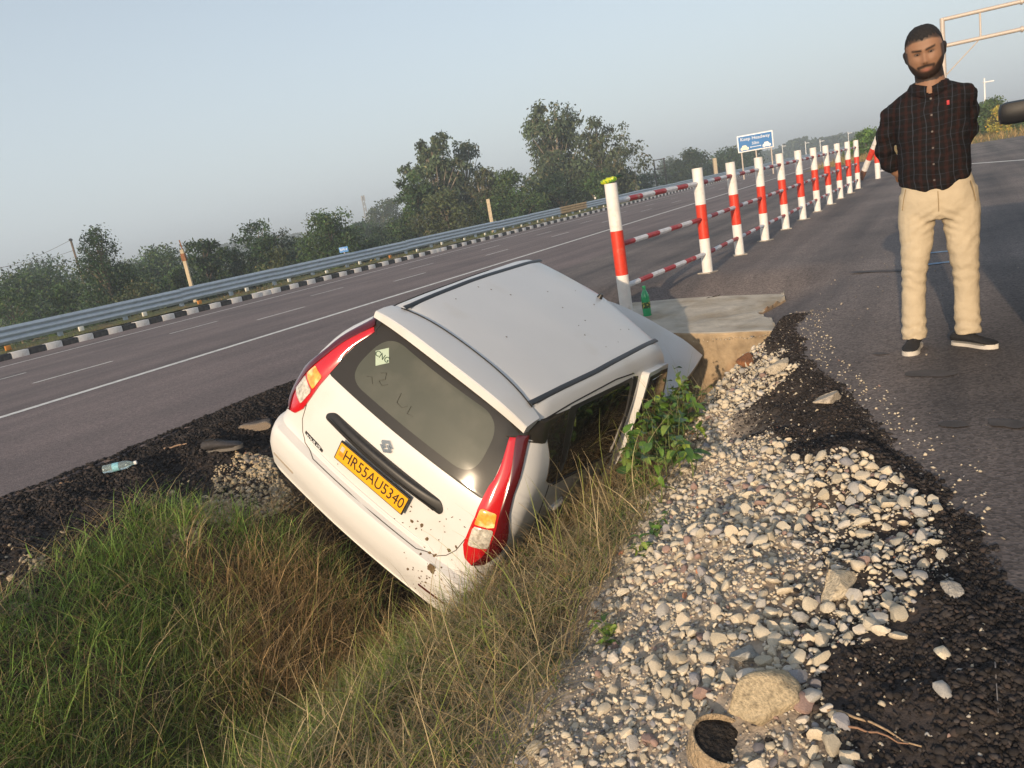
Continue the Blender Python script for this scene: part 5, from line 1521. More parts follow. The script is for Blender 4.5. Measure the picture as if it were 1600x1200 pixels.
# ================================================================== GRASS
def in_car(P, m=.0):
    Mi = np.array(CAR.matrix_world.inverted()); Q = P @ Mi[:3, :3].T + Mi[:3, 3]
    return Q
def blades(name, root, L, az, lean, wd, col, mt, droop=.4, seg=4, seed=0):
    n = len(root); rng = np.random.default_rng(seed)
    t = np.linspace(0, 1, seg + 1)
    dh = np.stack([np.cos(az), np.sin(az), 0 * az], 1)
    up = np.array([0, 0, 1.0])
    C = root[:, None] + (dh[:, None] * (lean[:, None] * t ** 1.6)[..., None] + up * (t * np.sqrt(np.clip(1 - .55 * lean ** 2, .12, 1))[:, None] - droop * lean[:, None] * t ** 3 * .6)[..., None]) * L[:, None, None]
    curl = rng.normal(0, .05, (n, 1)) * L[:, None]
    sd = np.stack([-np.sin(az), np.cos(az), 0 * az], 1)
    C += sd[:, None] * (curl * np.sin(t * 3)[None])[..., None]
    fa = az + rng.normal(0, .9, n) + pi / 2
    fd = np.stack([np.cos(fa), np.sin(fa), 0 * fa], 1)
    W = wd[:, None] * (1 - t ** 2.2)[None] * .5 + .0002
    A = C + fd[:, None] * W[..., None]; B = C - fd[:, None] * W[..., None]
    V = np.stack([A, B], 2).reshape(n, -1, 3); k = V.shape[1]
    f = np.array([[2 * i, 2 * i + 1, 2 * i + 3, 2 * i + 2] for i in range(seg)])
    F = (f[None] + (np.arange(n) * k)[:, None, None]).reshape(-1, 4)
    tt = np.repeat(t, 2)
    Cc = col[:, None, :] * np.ones((1, k, 1))
    return npmesh(name, V.reshape(-1, 3), Fq=F, mats=[mt], smooth=True, col=Cc.reshape(-1, 3))
GREEN = np.array([.155, .225, .045]); LIME = np.array([.28, .32, .08]); OLIVE = np.array([.20, .195, .065]); STRAW = np.array([.50, .40, .22]); RUST = np.array([.40, .275, .135]); DEEP = np.array([.085, .14, .04])
def lgrass(u): return -4.12 + .42 * sstep(2.5, 3.2, u) + (fbm(u * 1.7, u * 0 + 3.3, 51) - .5) * .5
def rgrass(u): return np.interp(u, [0, 1.3, 1.8, 2.5, 3.2, 4.2, 5, 6], [-1.05, -1.08, -1.15, -1.27, -1.35, -1.46, -1.62, -1.75]) + (fbm(u * 2.5, u * 0 + 1.3, 52) - .5) * .28
def ditch_grass():
    rng = np.random.default_rng(123)
    nt = 9200
    u = rng.uniform(.55, 6.1, nt) ** 1.0; v = rng.uniform(-4.5, -.85, nt)
    k = (v > lgrass(u)) & (v < rgrass(u)) & (rng.random(nt) < np.clip(1.25 - .12 * u, .4, 1)); u, v = u[k], v[k]
    fl_ = (u > 2.75) & (u < 4.3) & (v > -2.4) & (v < -1.72)
    k = ~fl_ | (rng.random(len(u)) < .45); u, v = u[k], v[k]
    pl_ = (u > 3.9) & (u < 5.9) & (v > -2.3)
    k = ~pl_ | (rng.random(len(u)) < .10); u, v = u[k], v[k]
    P0 = pts3(u, v, 0.0)
    Q = in_car(P0); kk = ~((np.abs(Q[:, 0]) < .80) & (Q[:, 1] > .12) & (Q[:, 1] < 3.2)); u, v = u[kk], v[kk]
    nt = len(u)
    # zones
    rust = sstep(.46, .60, fbm(u * 1.15 + 2, v * 1.15, 61)); lime = sstep(.5, .62, fbm(u * 1.4, v * 1.4 + 5, 62)); deep = sstep(.52, .64, fbm(u * 1.6 + 8, v * 1.6, 63))
    left = 1 - sstep(-3.5, -2.9, v); right = sstep(-2.2, -1.8, v)
    fresh = (1 - sstep(.1, .55 + .55 * (1 - sstep(1.8, 2.6, u)), v - lgrass(u))) * left
    nb = rng.integers(9, 15, nt); ti = np.repeat(np.arange(nt), nb); n = len(ti)
    saz = rng.uniform(0, 2 * pi, nt)
    tl = (.17 + .20 * rng.random(nt)) * (1 - .35 * fresh) * (1 - .52 * right) * (1 - .45 * right * sstep(2.6, 3.2, u) * (1 - sstep(-1.85, -1.6, v))) * (1 - .3 * sstep(-.15, 0.05, v - rgrass(u) + .1))
    ang = rng.uniform(0, 2 * pi, n); rad = np.abs(rng.normal(0, .055, n))
    uu = u[ti] + rad * np.cos(ang); vv = v[ti] + rad * np.sin(ang)
    root = pts3(uu, vv, -.01)
    L = tl[ti] * rng.uniform(.55, 1.35, n)
    az = np.where(rng.random(n) < .6 - .35 * right[ti], saz[ti] + rng.normal(0, .55, n), rng.uniform(0, 2 * pi, n))
    lean = np.clip(rng.beta(2.4, 1.5, n) * 1.2 + .22 * right[ti], .08, 1.2)
    wd = rng.uniform(.0022, .0048, n) * (1 + .5 * (rng.random(n) < .1))
    pr = rng.random(n)
    col = np.where((pr < .42)[:, None], GREEN, np.where((pr < .62)[:, None], OLIVE, np.where((pr < .78)[:, None], LIME, STRAW)))
    m = (rng.random(n) < rust[ti] * .85 * (1 - fresh[ti]) * (1 - .65 * right[ti])); col[m] = RUST
    m = (rng.random(n) < deep[ti] * .6); col[m] = DEEP
    m = (rng.random(n) < fresh[ti] * .8); col[m] = np.array([.185, .30, .065])
    m = (rng.random(n) < right[ti] * .30); col[m] = STRAW * .9
    col = col * np.exp(rng.normal(0, .26, (n, 1)))
    o = mobj("ditch_grass", blades("ditch_grass", root, L, az, lean, wd, col, M_grassb, seed=3)); tag(o, "long tangled green and straw grass in the ditch", kind="stuff")
    # long single stalks with seed heads
    n = 520
    u = rng.uniform(.7, 5.0, n); v = rng.uniform(-3.6, -1.2, n); k = (v < rgrass(u)); u, v = u[k], v[k]
    P0 = pts3(u, v, 0.0); Q = in_car(P0); kk = ~((np.abs(Q[:, 0]) < .95) & (Q[:, 1] > .05) & (Q[:, 1] < 3.2)); u, v = u[kk], v[kk]; n = len(u)
    col = np.where((rng.random(n) < .5)[:, None], STRAW, LIME) * rng.uniform(.8, 1.2, (n, 1))
    o = mobj("tall_stalks", blades("tall_stalks", pts3(u, v, 0.0), rng.uniform(.35, .62, n), rng.uniform(0, 6.3, n), rng.uniform(.2, .9, n), rng.uniform(.002, .0045, n), col, M_grassb, seed=4, seg=6)); tag(o, "tall single grass stalks in the ditch", kind="stuff")
    # dead thatch lying flat
    n = 26000
    u = rng.uniform(.5, 6.1, n); v = rng.uniform(-4.3, -.95, n); k = (v > lgrass(u) - .1) & (v < rgrass(u) + .08); u, v = u[k], v[k]; n = len(u)
    Q = in_car(pts3(u, v, .05)); kk = ~((np.abs(Q[:, 0]) < .82) & (Q[:, 1] > .1) & (Q[:, 1] < 3.2) & (Q[:, 2] > .18)); u, v = u[kk], v[kk]; n = len(u)
    col = np.where((rng.random(n) < .45)[:, None], RUST * .8, STRAW * .6) * np.exp(rng.normal(0, .3, (n, 1)))
    o = mobj("dead_thatch", blades("dead_thatch", pts3(u, v, .01 + .05 * rng.random(n)), rng.uniform(.10, .28, n), rng.uniform(0, 6.3, n), rng.uniform(.95, 1.2, n), rng.uniform(.0015, .003, n), col, M_grassb, seed=5, seg=3, droop=.15)); tag(o, "dead flattened grass on the ditch floor", kind="stuff")
ditch_grass()
def verge_grass():
    rng = np.random.default_rng(124); n = 16000
    u = rng.uniform(6, 90, n); v = rng.uniform(-21.6, -19.72, n); gz_ = np.interp(v, [-22.3, -21.2, -20.6, -19.7], [-.95, -.30, -.20, -.24])
    P = u[:, None] * D2 + v[:, None] * N2; P[:, 2] = gz_ - .01
    br = fbm(u * .8, v * 2, 71) > .56
    col = np.where(br[:, None], np.array([.22, .15, .06]), np.array([.12, .155, .035])) * np.exp(rng.normal(0, .25, (n, 1)))
    o = mobj("verge_grass", blades("verge_grass", P, rng.uniform(.05, .12, n), rng.uniform(0, 6.3, n), rng.uniform(.1, .9, n), rng.uniform(.006, .014, n) * (1 + u / 60), col, M_grassb, seed=6, seg=2)); tag(o, "short grass between kerb and guardrail", kind="stuff")
    n = 9000
    u = 47.8 + rng.random(n) ** 1.6 * 26; v = rng.uniform(-7.2, 12, n); P = u[:, None] * D2 + v[:, None] * N2; P[:, 2] = gore_z(u, v)
    col = np.where((rng.random(n) < .75)[:, None], np.array([.34, .23, .09]), np.array([.15, .17, .05])) * np.exp(rng.normal(0, .25, (n, 1)))
    o = mobj("gore_grass", blades("gore_grass", P, rng.uniform(.15, .5, n), rng.uniform(0, 6.3, n), rng.uniform(.1, .8, n), rng.uniform(.02, .04, n), col, M_grassb, seed=7, seg=2)); tag(o, "dry grass beyond the service road", kind="stuff")
verge_grass()

# ================================================================== LEAFY PLANT BESIDE THE CAR
M_leafA = mat("leaf_green", (.10, .19, .03), .45, spec=.4, var=.2, vscale=20)
M_leafB = mat("leaf_light", (.20, .28, .05), .45, spec=.4, var=.2, vscale=20)
M_leafC = mat("leaf_dark", (.05, .11, .025), .45, spec=.4, var=.2, vscale=20)
M_stem = mat("plant_stem", (.13, .17, .05), .6)
def leaf_mesh(mt, L=.075, W=.028, bend=.35):
    V = []; n = 7
    for i in range(n):
        t = i / (n - 1); w = W * (sin(pi * t ** .75) ** .9) * (1 - .1 * t) + .0006
        x = L * t; z = -bend * L * t * t
        V += [(x, -w, z + w * .35), (x, 0, z), (x, w, z + w * .35)]
    F = []
    for i in range(n - 1):
        a = i * 3; F += [(a, a + 3, a + 4, a + 1), (a + 1, a + 4, a + 5, a + 2)]
    return npmesh("leaf", V, Fq=F, mats=[mt])
LEAFS = [leaf_mesh(m, L, W, b) for m in (M_leafA, M_leafB, M_leafC) for L, W, b in ((.075, .019, .3), (.058, .017, .55))]
def plant(name, label, stems, lmax, seed, cat="plant", leafn=9, lsz=1.0):
    rng = np.random.default_rng(seed); b0 = stems[0][0]
    t = thing(name, label, cat, tuple(b0)); cnt = 0
    for root, tip in stems:
        root = np.array(root) - b0; tip = np.array(tip) - b0
        mid = (root + tip) / 2 + np.array([0, 0, .10]) * np.linalg.norm(tip - root) + rng.normal(0, .02, 3)
        pts = [(1 - s) ** 2 * root + 2 * s * (1 - s) * mid + s * s * tip for s in np.linspace(0, 1, 7)]
        b = MB(); b.tube(pts, [.0045 * (1 - .7 * s) for s in np.linspace(0, 1, 7)], 5); b.obj("stem", M_stem, t)
        for k in range(leafn):
            if cnt >= lmax: break
            s = (.40 if lsz > 1 else .18) + (.60 if lsz > 1 else .82) * (k + rng.random() * .6) / leafn
            p = (1 - s) ** 2 * root + 2 * s * (1 - s) * mid + s * s * tip
            o = mobj("leaf", LEAFS[int(rng.choice(6, p=[.28, .22, .17, .15, .10, .08]))], t, p)
            o.rotation_euler = (rng.normal(0, .35), rng.normal(.05, .4), k * 2.4 + rng.normal(0, .5)); sc_ = lsz * rng.uniform(.8, 1.5) * (1.15 - .35 * s); o.scale = (sc_,) * 3; cnt += 1
    return t
def plants():
    rng = np.random.default_rng(55); st = []
    PP = np.array([(945, 735), (968, 700), (1000, 640), (1030, 605), (1058, 598), (1080, 625), (1092, 690), (1060, 735), (985, 755)], float) + np.array([8, -34])
    while len(st) < 74:
        px, py = rng.uniform(940, 1110), rng.uniform(560, 730)
        if not inpoly(np.array([px]), np.array([py]), PP)[0]: continue
        r = ray(px, py); h = rng.uniform(.07, .30); Mi = np.array(CAR.matrix_world.inverted())
        tt = 3.0 + .004 * np.arange(1500); Q = CAM + r[None] * tt[:, None]; L = Q @ Mi[:3, :3].T + Mi[:3, 3]
        stop = (Q[:, 2] - gz(Q @ D2, Q @ N2) <= h) | ((np.abs(L[:, 0]) < .93) & (L[:, 1] > -.1) & (L[:, 1] < 3.1) & (L[:, 2] > .1) & (L[:, 2] < 1.6))
        tp = Q[int(np.argmax(stop))].copy(); u, v = touv(tp)
        u += rng.normal(.02, .04); v += rng.normal(.01, .03); g = uv(u, v, float(gz(u, v)) - .02)
        st.append((g, tp))
    a = hitg(1075, 640); st.append((a, at(1118, 597, a[1] + .12)))
    plant("leafy_plant", "bright green leafy weed growing against the front door of the white car", st, 299, 3, leafn=4, lsz=1.12)
    for (px, py, lab, s) in [((1015), 838, "small green weed at the lower left rim of the gravel", 1), (1000, 868, "low creeping weed below the small green weed at the gravel rim", 2), (952, 1000, "tiny green weed in the grass left of the gravel", 3)]:
        P = hitg(px, py); st = []
        for i in range(4): st.append((P, P + np.array([rng.normal(0, .05), rng.normal(0, .05), rng.uniform(.04, .10)])))
        plant("weed", lab, st, 24, 20 + s, leafn=5, lsz=.55)
plants()

# ================================================================== THINGS LYING ABOUT
def bottle(name, label, loc, rot, mt_body, mt_label, mt_cap, s=1.0, green=True):
    t = thing(name, label, "bottle", loc); t.rotation_euler = rot; t.scale = (s,) * 3
    b = MB(); b.lathe([(.018, 0), (.030, .003), (.033, .012), (.031, .03), (.033, .045), (.0325, .075), (.029, .10), (.0325, .125), (.033, .15), (.030, .175), (.020, .20), (.0125, .215), (.0125, .228)], 20); b.obj("bottle_body", mt_body, t, auto=60)
    b = MB(); b.lathe([(.0335, .072), (.0335, .118)], 20); b.obj("label_band", mt_label, t, auto=60)
    b = MB(); b.lathe([(.0145, .226), (.0145, .243), (.012, .245)], 14); b.obj("cap", mt_cap, t)
    return t
Pg = onz(1012, 495, -.165)
M_gb = mat("green_plastic", (.03, .36, .14), .18, spec=.5, coat=.5)
gb = bottle("green_bottle", "green plastic drink bottle standing on the slab beside the first fence post", tuple(Pg), (0, 0, .4), M_gb, mat("bottle_label", (.05, .10, .04), .5, c2=(.5, .45, .1), vscale=60, c2lo=.55, c2hi=.6), mat("green_cap", (.02, .25, .10), .4), 1.30)
Pw = hitg(163, 741); uw, vw = touv(Pw)
cb = bottle("water_bottle", "clear crumpled water bottle with a pale blue label lying on the black shoulder", (Pw[0], Pw[1], Pw[2] + .03), (0, radians(90), radians(12)), mat("clear_plastic", (.55, .68, .70), .12, trans=.75, spec=.5), mat("blue_label", (.25, .52, .60), .5, var=.3, vscale=60), mat("white_cap", (.75, .75, .74), .5), .84)
def shoe(name, label, loc, rot, parts, s=1.0, upper=None, sole=None, parent=None):
    """trainer: toe towards +x, length about .28"""
    t = thing(name, label, "shoe", loc) if parent is None else bpy.data.objects.new(name, None)
    if parent is not None: link(t, parent); t.location = loc
    t.rotation_euler = rot; t.scale = (s,) * 3
    secs = [(-.135, .026, .070), (-.125, .034, .080), (-.09, .037, .088), (-.05, .036, .086), (-.01, .037, .078), (.03, .041, .064), (.07, .046, .052), (.105, .044, .044), (.13, .034, .036), (.142, .018, .026)]
    V = []; k = 12
    for x, w_, h in secs:
        for j in range(k):
            a = 2 * pi * j / k; cy, cz = cos(a), sin(a)
            y = w_ * np.sign(cy) * abs(cy) ** .7; z = .022 + (h - .022) * (.5 + .5 * cz) ** .8
            y *= 1 - .45 * max(0, cz) * (h > .06)
            V.append((x, y, z))
    F = [(i * k + j, i * k + (j + 1) % k, (i + 1) * k + (j + 1) % k, (i + 1) * k + j) for i in range(len(secs) - 1) for j in range(k)] + [tuple(range(k)), tuple((len(secs) - 1) * k + j for j in range(k))]
    b = MB(); b.add(V, F); b.obj("upper", upper, t, auto=60)
    V = []
    tx = np.linspace(0, 1, 26); xs_ = -.142 + .290 * (.5 - .5 * np.cos(pi * tx))
    wv = np.interp(xs_, [-.142, -.13, -.11, -.08, -.03, .02, .06, .09, .12, .138, .148], [.004, .022, .032, .035, .031, .038, .047, .048, .040, .024, .004])
    ol = [(x, w_) for x, w_ in zip(xs_, wv)] + [(x, -w_) for x, w_ in list(zip(xs_, wv))[::-1]]
    n = len(ol); V = [(x, y, 0) for x, y in ol] + [(x, y * .98, .019 + (.008 if x > .1 else .0)) for x, y in ol]
    b = MB(); b.add(V, [(i, (i + 1) % n, n + (i + 1) % n, n + i) for i in range(n)] + [tuple(range(n))[::-1], tuple(range(n, 2 * n))]); b.obj("sole", sole, t, auto=40)
    # dark mouth and laces
    b = MB(); b.lathe([(.028, 0), (.026, .004), (.004, .002)], 14, (-.075, 0, .084), np.diag([1.45, .85, 1.0])); b.obj("opening", M_gap, t)
    b = MB()
    for i in range(4):
        x = -.02 + .018 * i; z = .083 - .0095 * i
        b.tube([(x, -.022, z - .004), (x + .004, 0, z + .003), (x, .022, z - .004)], .0028, 5)
    b.obj("lace", parts, t)
    return t
M_sh1 = mat("shoe_upper_dark", (.045, .042, .045), .8, var=.3, vscale=30); M_so1 = mat("shoe_sole_grey", (.14, .125, .11), .8); M_so2 = mat("shoe_sole_tan", (.25, .20, .155), .85, var=.2, vscale=40, bump=.5, bscale=120)
P1 = hitg(348, 703); shoe("dark_shoe", "dark canvas shoe standing upright on the black shoulder left of the car", (P1[0], P1[1], P1[2] - .003), (0, 0, radians(-4)), M_blk, 1.02, M_sh1, M_so1)
P2 = hitg(397, 683); shoe("tipped_shoe", "shoe lying on its side showing its tan sole, beside the upright dark shoe", (P2[0], P2[1] + .05, P2[2] + .052), (radians(75), radians(4), radians(176)), M_blk, .90, M_sh1, M_so2)
def packet():
    t = thing("snack_packet", "crumpled yellow green packet with a dark end lying on top of the first fence post", "packet", tuple(onz(979, 484) + np.array([0, 0, 1.205])))
    rng = np.random.default_rng(8); V = []; n, k = 11, 10
    for i in range(n):
        x = -.085 + .17 * i / (n - 1); r = .030 * (1 - abs(2 * i / (n - 1) - 1) ** 4 * .55)
        for j in range(k):
            a = 2 * pi * j / k; q = r * rng.uniform(.75, 1.2); V.append((x, q * 1.25 * cos(a), 0.034 + q * sin(a) * 1.25))
    F = [(i * k + j, i * k + (j + 1) % k, (i + 1) * k + (j + 1) % k, (i + 1) * k + j) for i in range(n - 1) for j in range(k)] + [tuple(range(k)), tuple((n - 1) * k + j for j in range(k))]
    b = MB(); b.add(V, F); o = b.obj("wrapper", mat("wrapper_yellow", (.50, .55, .03), .35, c2=(.12, .28, .03), vscale=26, c2lo=.5, c2hi=.56), t)
    b = MB()
    for i in range(6):
        p = rng.normal(0, .012, 3); b.tube([(.08, 0, .03), (.10 + p[0], p[1], .045 + abs(p[2])), (.14 + p[0], p[1] * 2, .04 + p[2])], [.014, .012, .004], 6)
    b.obj("torn_end", mat("wrapper_dark", (.02, .05, .04), .4), t)
    t.rotation_euler = (0, -.12, radians(-6)); t.scale = (.9, .85, .72)
packet()
# ================================================================== THE MAN
M_skin = mat("skin", (.36, .18, .095), .55, attr=True, sss=.08, spec=.4)
M_hair = mat("hair", (.012, .010, .010), .7, var=.4, vscale=60, bump=.5, bscale=220)
def shirt_mat():
    m = bpy.data.materials.new("plaid_shirt"); m.use_nodes = True; nt = m.node_tree; N = nt.nodes; L = nt.links
    b = N["Principled BSDF"]; b.inputs["Roughness"].default_value = .9; b.inputs["Specular IOR Level"].default_value = .2
    tc = N.new("ShaderNodeTexCoord"); nz = N.new("ShaderNodeTexNoise"); nz.inputs["Scale"].default_value = 5
    L.new(tc.outputs["Object"], nz.inputs["Vector"])
    ad = N.new("ShaderNodeMix"); ad.data_type = 'VECTOR'; ad.inputs[0].default_value = .05
    L.new(tc.outputs["Object"], ad.inputs[4]); L.new(nz.outputs["Color"], ad.inputs[5])
    sp = N.new("ShaderNodeSeparateXYZ"); L.new(ad.outputs[1], sp.inputs[0])
    def band(src, per, ph, w):
        a = N.new("ShaderNodeMath"); a.operation = 'MULTIPLY_ADD'; L.new(src, a.inputs[0]); a.inputs[1].default_value = 1 / per; a.inputs[2].default_value = ph
        f = N.new("ShaderNodeMath"); f.operation = 'PINGPONG'; L.new(a.outputs[0], f.inputs[0]); f.inputs[1].default_value = .5
        r = N.new("ShaderNodeMapRange"); r.inputs[1].default_value = w; r.inputs[2].default_value = w * .55; L.new(f.outputs[0], r.inputs[0]); return r.outputs[0]
    col = None
    def over(base, c, fac, amt):
        mx = N.new("ShaderNodeMix"); mx.data_type = 'RGBA'
        k = N.new("ShaderNodeMath"); k.operation = 'MULTIPLY'; L.new(fac, k.inputs[0]); k.inputs[1].default_value = amt; L.new(k.outputs[0], mx.inputs[0])
        if isinstance(base, tuple): mx.inputs[6].default_value = (*base, 1)
        else: L.new(base, mx.inputs[6])
        mx.inputs[7].default_value = (*c, 1); return mx.outputs[2]
    col = over((.0085, .0075, .0085), (.05, .014, .010), band(sp.outputs[0], .056, .1, .16), .27)
    col = over(col, (.045, .015, .012), band(sp.outputs[2], .058, .3, .15), .18)
    col = over(col, (.10, .125, .17), band(sp.outputs[0], .056, .62, .035), .27)
    col = over(col, (.07, .085, .12), band(sp.outputs[2], .058, .8, .035), .16)
    L.new(col, b.inputs["Base Color"])
    n2 = N.new("ShaderNodeTexNoise"); n2.inputs["Scale"].default_value = 13; n2.inputs["Detail"].default_value = 4; L.new(tc.outputs["Object"], n2.inputs["Vector"])
    bp = N.new("ShaderNodeBump"); bp.inputs["Strength"].default_value = .9; bp.inputs["Distance"].default_value = .03; L.new(n2.outputs[0], bp.inputs["Height"]); L.new(bp.outputs[0], b.inputs["Normal"])
    return m
M_shirt = shirt_mat()
M_trous = mat("khaki_cloth", (.50, .42, .30), .9, var=.07, vscale=4, bump=.55, bscale=14, spec=.2)
def loft(b, rings, n=20, e=1.0):
    """closed horizontal rings: (cx, cy, cz, rx, ry)"""
    V = []
    for cx, cy, cz, rx, ry in rings:
        for j in range(n):
            a = 2 * pi * j / n; c, s = cos(a), sin(a)
            V.append((cx + rx * np.sign(c) * abs(c) ** e, cy + ry * np.sign(s) * abs(s) ** e, cz))
    k = len(rings)
    F = [(i * n + j, i * n + (j + 1) % n, (i + 1) * n + (j + 1) % n, (i + 1) * n + j) for i in range(k - 1) for j in range(n)] + [tuple(range(n))[::-1], tuple((k - 1) * n + j for j in range(n))]
    b.add(V, F)
def ball(b, c, r, n=12):
    V = []; F = []
    for i in range(n + 1):
        th = pi * i / n
        for j in range(2 * n): ph = 2 * pi * j / (2 * n); V.append((c[0] + r[0] * sin(th) * cos(ph), c[1] + r[1] * sin(th) * sin(ph), c[2] + r[2] * cos(th)))
    m = 2 * n
    F = [(i * m + j, (i + 1) * m + j, (i + 1) * m + (j + 1) % m, i * m + (j + 1) % m) for i in range(n) for j in range(m)]
    b.add(V, F)
def fuse(b, name, voxel, smooth, mt, parent, deform=None, paint=None):
    me = b.mesh(name, mt); bm = bmesh.new(); bm.from_mesh(me); bmesh.ops.remove_doubles(bm, verts=bm.verts, dist=1e-5); bmesh.ops.recalc_face_normals(bm, faces=bm.faces); bm.to_mesh(me); bm.free()
    o = bpy.data.objects.new(name + "_tmp", me); COL.objects.link(o)
    md = o.modifiers.new("r", 'REMESH'); md.mode = 'VOXEL'; md.voxel_size = voxel
    if smooth: ms = o.modifiers.new("s", 'SMOOTH'); ms.factor = .5; ms.iterations = smooth
    dg = bpy.context.evaluated_depsgraph_get(); m2 = bpy.data.meshes.new_from_object(o.evaluated_get(dg)); bpy.data.objects.remove(o)
    n = len(m2.vertices); V = np.zeros(n * 3, np.float32); m2.vertices.foreach_get("co", V); V = V.reshape(-1, 3).astype(float)
    Nn = np.zeros(n * 3, np.float32); m2.vertices.foreach_get("normal", Nn); Nn = Nn.reshape(-1, 3).astype(float)
    if deform is not None: V = deform(V, Nn); m2.vertices.foreach_set("co", V.astype(np.float32).ravel())
    if paint is not None:
        a = m2.color_attributes.new("col", 'FLOAT_COLOR', 'POINT'); c = np.ones((n, 4), np.float32); c[:, :3] = paint(V); a.data.foreach_set("color", c.ravel())
    m2.materials.clear(); m2.materials.append(mt); m2.polygons.foreach_set("use_smooth", np.ones(len(m2.polygons), bool)); m2.update(); m2.name = name
    return mobj(name, m2, parent)
def man():
    bx, by = 2.41, 4.2; a = atan2(bx, by)
    T = thing("person", "bearded man in dark plaid shirt and khaki trousers standing with hands behind his back", "person", (bx, by, 0), -a)
    HC = np.array([.004, -.03, 1.574]); RO = np.array(Euler((radians(13), radians(-5), radians(-3))).to_matrix())   # head centre and tilt
    # ---------------- body: head, neck, arms and hands in one surface
    b = MB(); n, m = 44, 72; V = []
    for i in range(n + 1):
        th = pi * i / n
        for j in range(m):
            ph = 2 * pi * j / m; d = np.array([sin(th) * cos(ph), sin(th) * sin(ph), cos(th)])
            e_ = lambda q: np.sign(q) * abs(q) ** .86
            p = np.array([e_(d[0]), e_(d[1]), e_(d[2])]) * np.array([.088, .100, .131])
            z = p[2]; f = max(0, -d[1])
            if z < 0:                                    # narrow towards the jaw, push the chin forward
                k = min(1, -z / .129); p[0] *= 1 - .11 * k ** 1.8; p[1] *= 1 - .20 * k * (d[1] > 0); p[1] -= .016 * k * f
            else: p[0] *= 1 + .02 * (z / .122)
            p[1] += .010 * f ** 3                         # flatten the face
            x = p[0]
            g = lambda cx, cz, sx, sz: math.exp(-((x - cx) / sx) ** 2 - ((z - cz) / sz) ** 2) * (d[1] < 0)
            p[1] -= .020 * g(0, -.030, .013, .014) + .012 * g(0, -.006, .010, .022)          # nose
            p[1] -= .006 * (g(.012, -.036, .008, .009) + g(-.012, -.036, .008, .009))
            p[1] -= .006 * g(0, .030, .052, .010)                                             # brow
            p[1] += .008 * (g(.031, .012, .017, .011) + g(-.031, .012, .017, .011))           # eye sockets
            p[1] -= .005 * (g(.040, -.022, .022, .018) + g(-.040, -.022, .022, .018))         # cheeks
            p[1] -= .007 * g(0, -.064, .022, .007) + .006 * g(0, -.077, .019, .007)           # lips
            p[1] -= .008 * g(0, -.105, .028, .016)                                            # chin
            V.append(p)
    V = np.array(V) @ RO.T + HC
    F = [(i * m + j, (i + 1) * m + j, (i + 1) * m + (j + 1) % m, i * m + (j + 1) % m) for i in range(n) for j in range(m)]
    b.add(V, F)
    for s in (-1, 1):                                     # ears
        e = MB(); ball(e, (s * .088, .012, -.004), (.010, .020, .032), 8); b.add(np.concatenate(e.V) @ RO.T + HC, e.F)
        e = MB(); ball(e, (s * .094, .014, .010), (.008, .018, .018), 8); b.add(np.concatenate(e.V) @ RO.T + HC, e.F)
    loft(b, [(.02, .0, 1.28, .11, .10), (.02, .0, 1.34, .10, .088), (.02, .0, 1.385, .080, .074), (.022, .008, 1.44, .069, .068), (.016, .0, 1.50, .066, .068), (.012, .0, 1.55, .05, .06)])
    loft(b, [(.03, .0, .92, .13, .085), (.03, .0, 1.10, .13, .085), (.02, .0, 1.30, .15, .08), (.02, .02, 1.36, .09, .06)])
    SL, EL, WL = np.array([-.178, .0, 1.322]), np.array([-.212, .055, 1.10]), np.array([-.165, .118, .995])
    SR, ER, WR = np.array([.190, .01, 1.340]), np.array([.190, .11, 1.13]), np.array([.10, .175, .985])
    for S, E_, W_ in ((SL, EL, WL), (SR, ER, WR)):
        b.tube([S * np.array([.98, 1, 1]) - np.array([0, 0, .03]), (S + E_) / 2, E_], [.034, .036, .032], 12); b.tube([E_, (E_ + W_) / 2, W_], [.035, .032, .026], 12)
    def hand(W_, d, side, palm):
        d = d / np.linalg.norm(d); s = np.cross(d, palm); s /= np.linalg.norm(s)
        c = W_ + d * .05
        b.tube([W_ - d * .01, W_ + d * .03, W_ + d * .07, W_ + d * .088], [.024, .034, .037, .028], 10, sx=1.0)
        for k, (o_, L_) in enumerate(((-.030, .070), (-.010, .080), (.010, .075), (.029, .060))):
            r0 = W_ + d * .078 + s * o_ * side
            p1 = r0 + d * L_ * .45 + palm * .006; p2 = p1 + (d * .7 + palm * .7) * L_ * .33; p3 = p2 + (d * .25 + palm * .95) * L_ * .25
            b.tube([r0, p1, p2, p3], [.0092, .0088, .008, .0065], 8)
        t0 = W_ + d * .025 + s * side * -.030; t1 = t0 + (d * .6 - s * side * .7) * .035; t2 = t1 + (d * .9 + palm * .3) * .03
        b.tube([t0, t1, t2], [.013, .0105, .008], 8)
    hand(WL, np.array([.80, .30, -.42]), 1, np.array([.1, .8, .5]))
    hand(WR, np.array([-.85, .05, -.25]), -1, np.array([-.1, .9, .2]))
    SKIN = np.array([.275, .150, .090])
    def paint(V):
        L = (V - HC) @ RO; x, y, z = L[:, 0], L[:, 1], L[:, 2]
        c = SKIN[None] * np.ones((len(V), 1)); fr = (y < .0)
        head = V[:, 2] > 1.42
        def mixc(w_, col): nonlocal c; w_ = np.clip(w_, 0, 1)[:, None]; c = c * (1 - w_) + np.array(col) * w_
        # beard: jaw, chin and moustache
        jaw = sstep(-.052, -.070, z + .42 * np.clip(-y - .055, 0, 1) * 0 + .030 * (np.abs(x) < .03)) 
        jl = -.068 + 1.05 * np.clip(np.abs(x) - .036, 0, 1)
        beard = (1 - sstep(-.006, .008, z - jl)) * (y < .035)
        burn = sstep(.071, .079, np.abs(x)) * (1 - sstep(.0, .03, y)) * (z < .03) * (z > -.06)
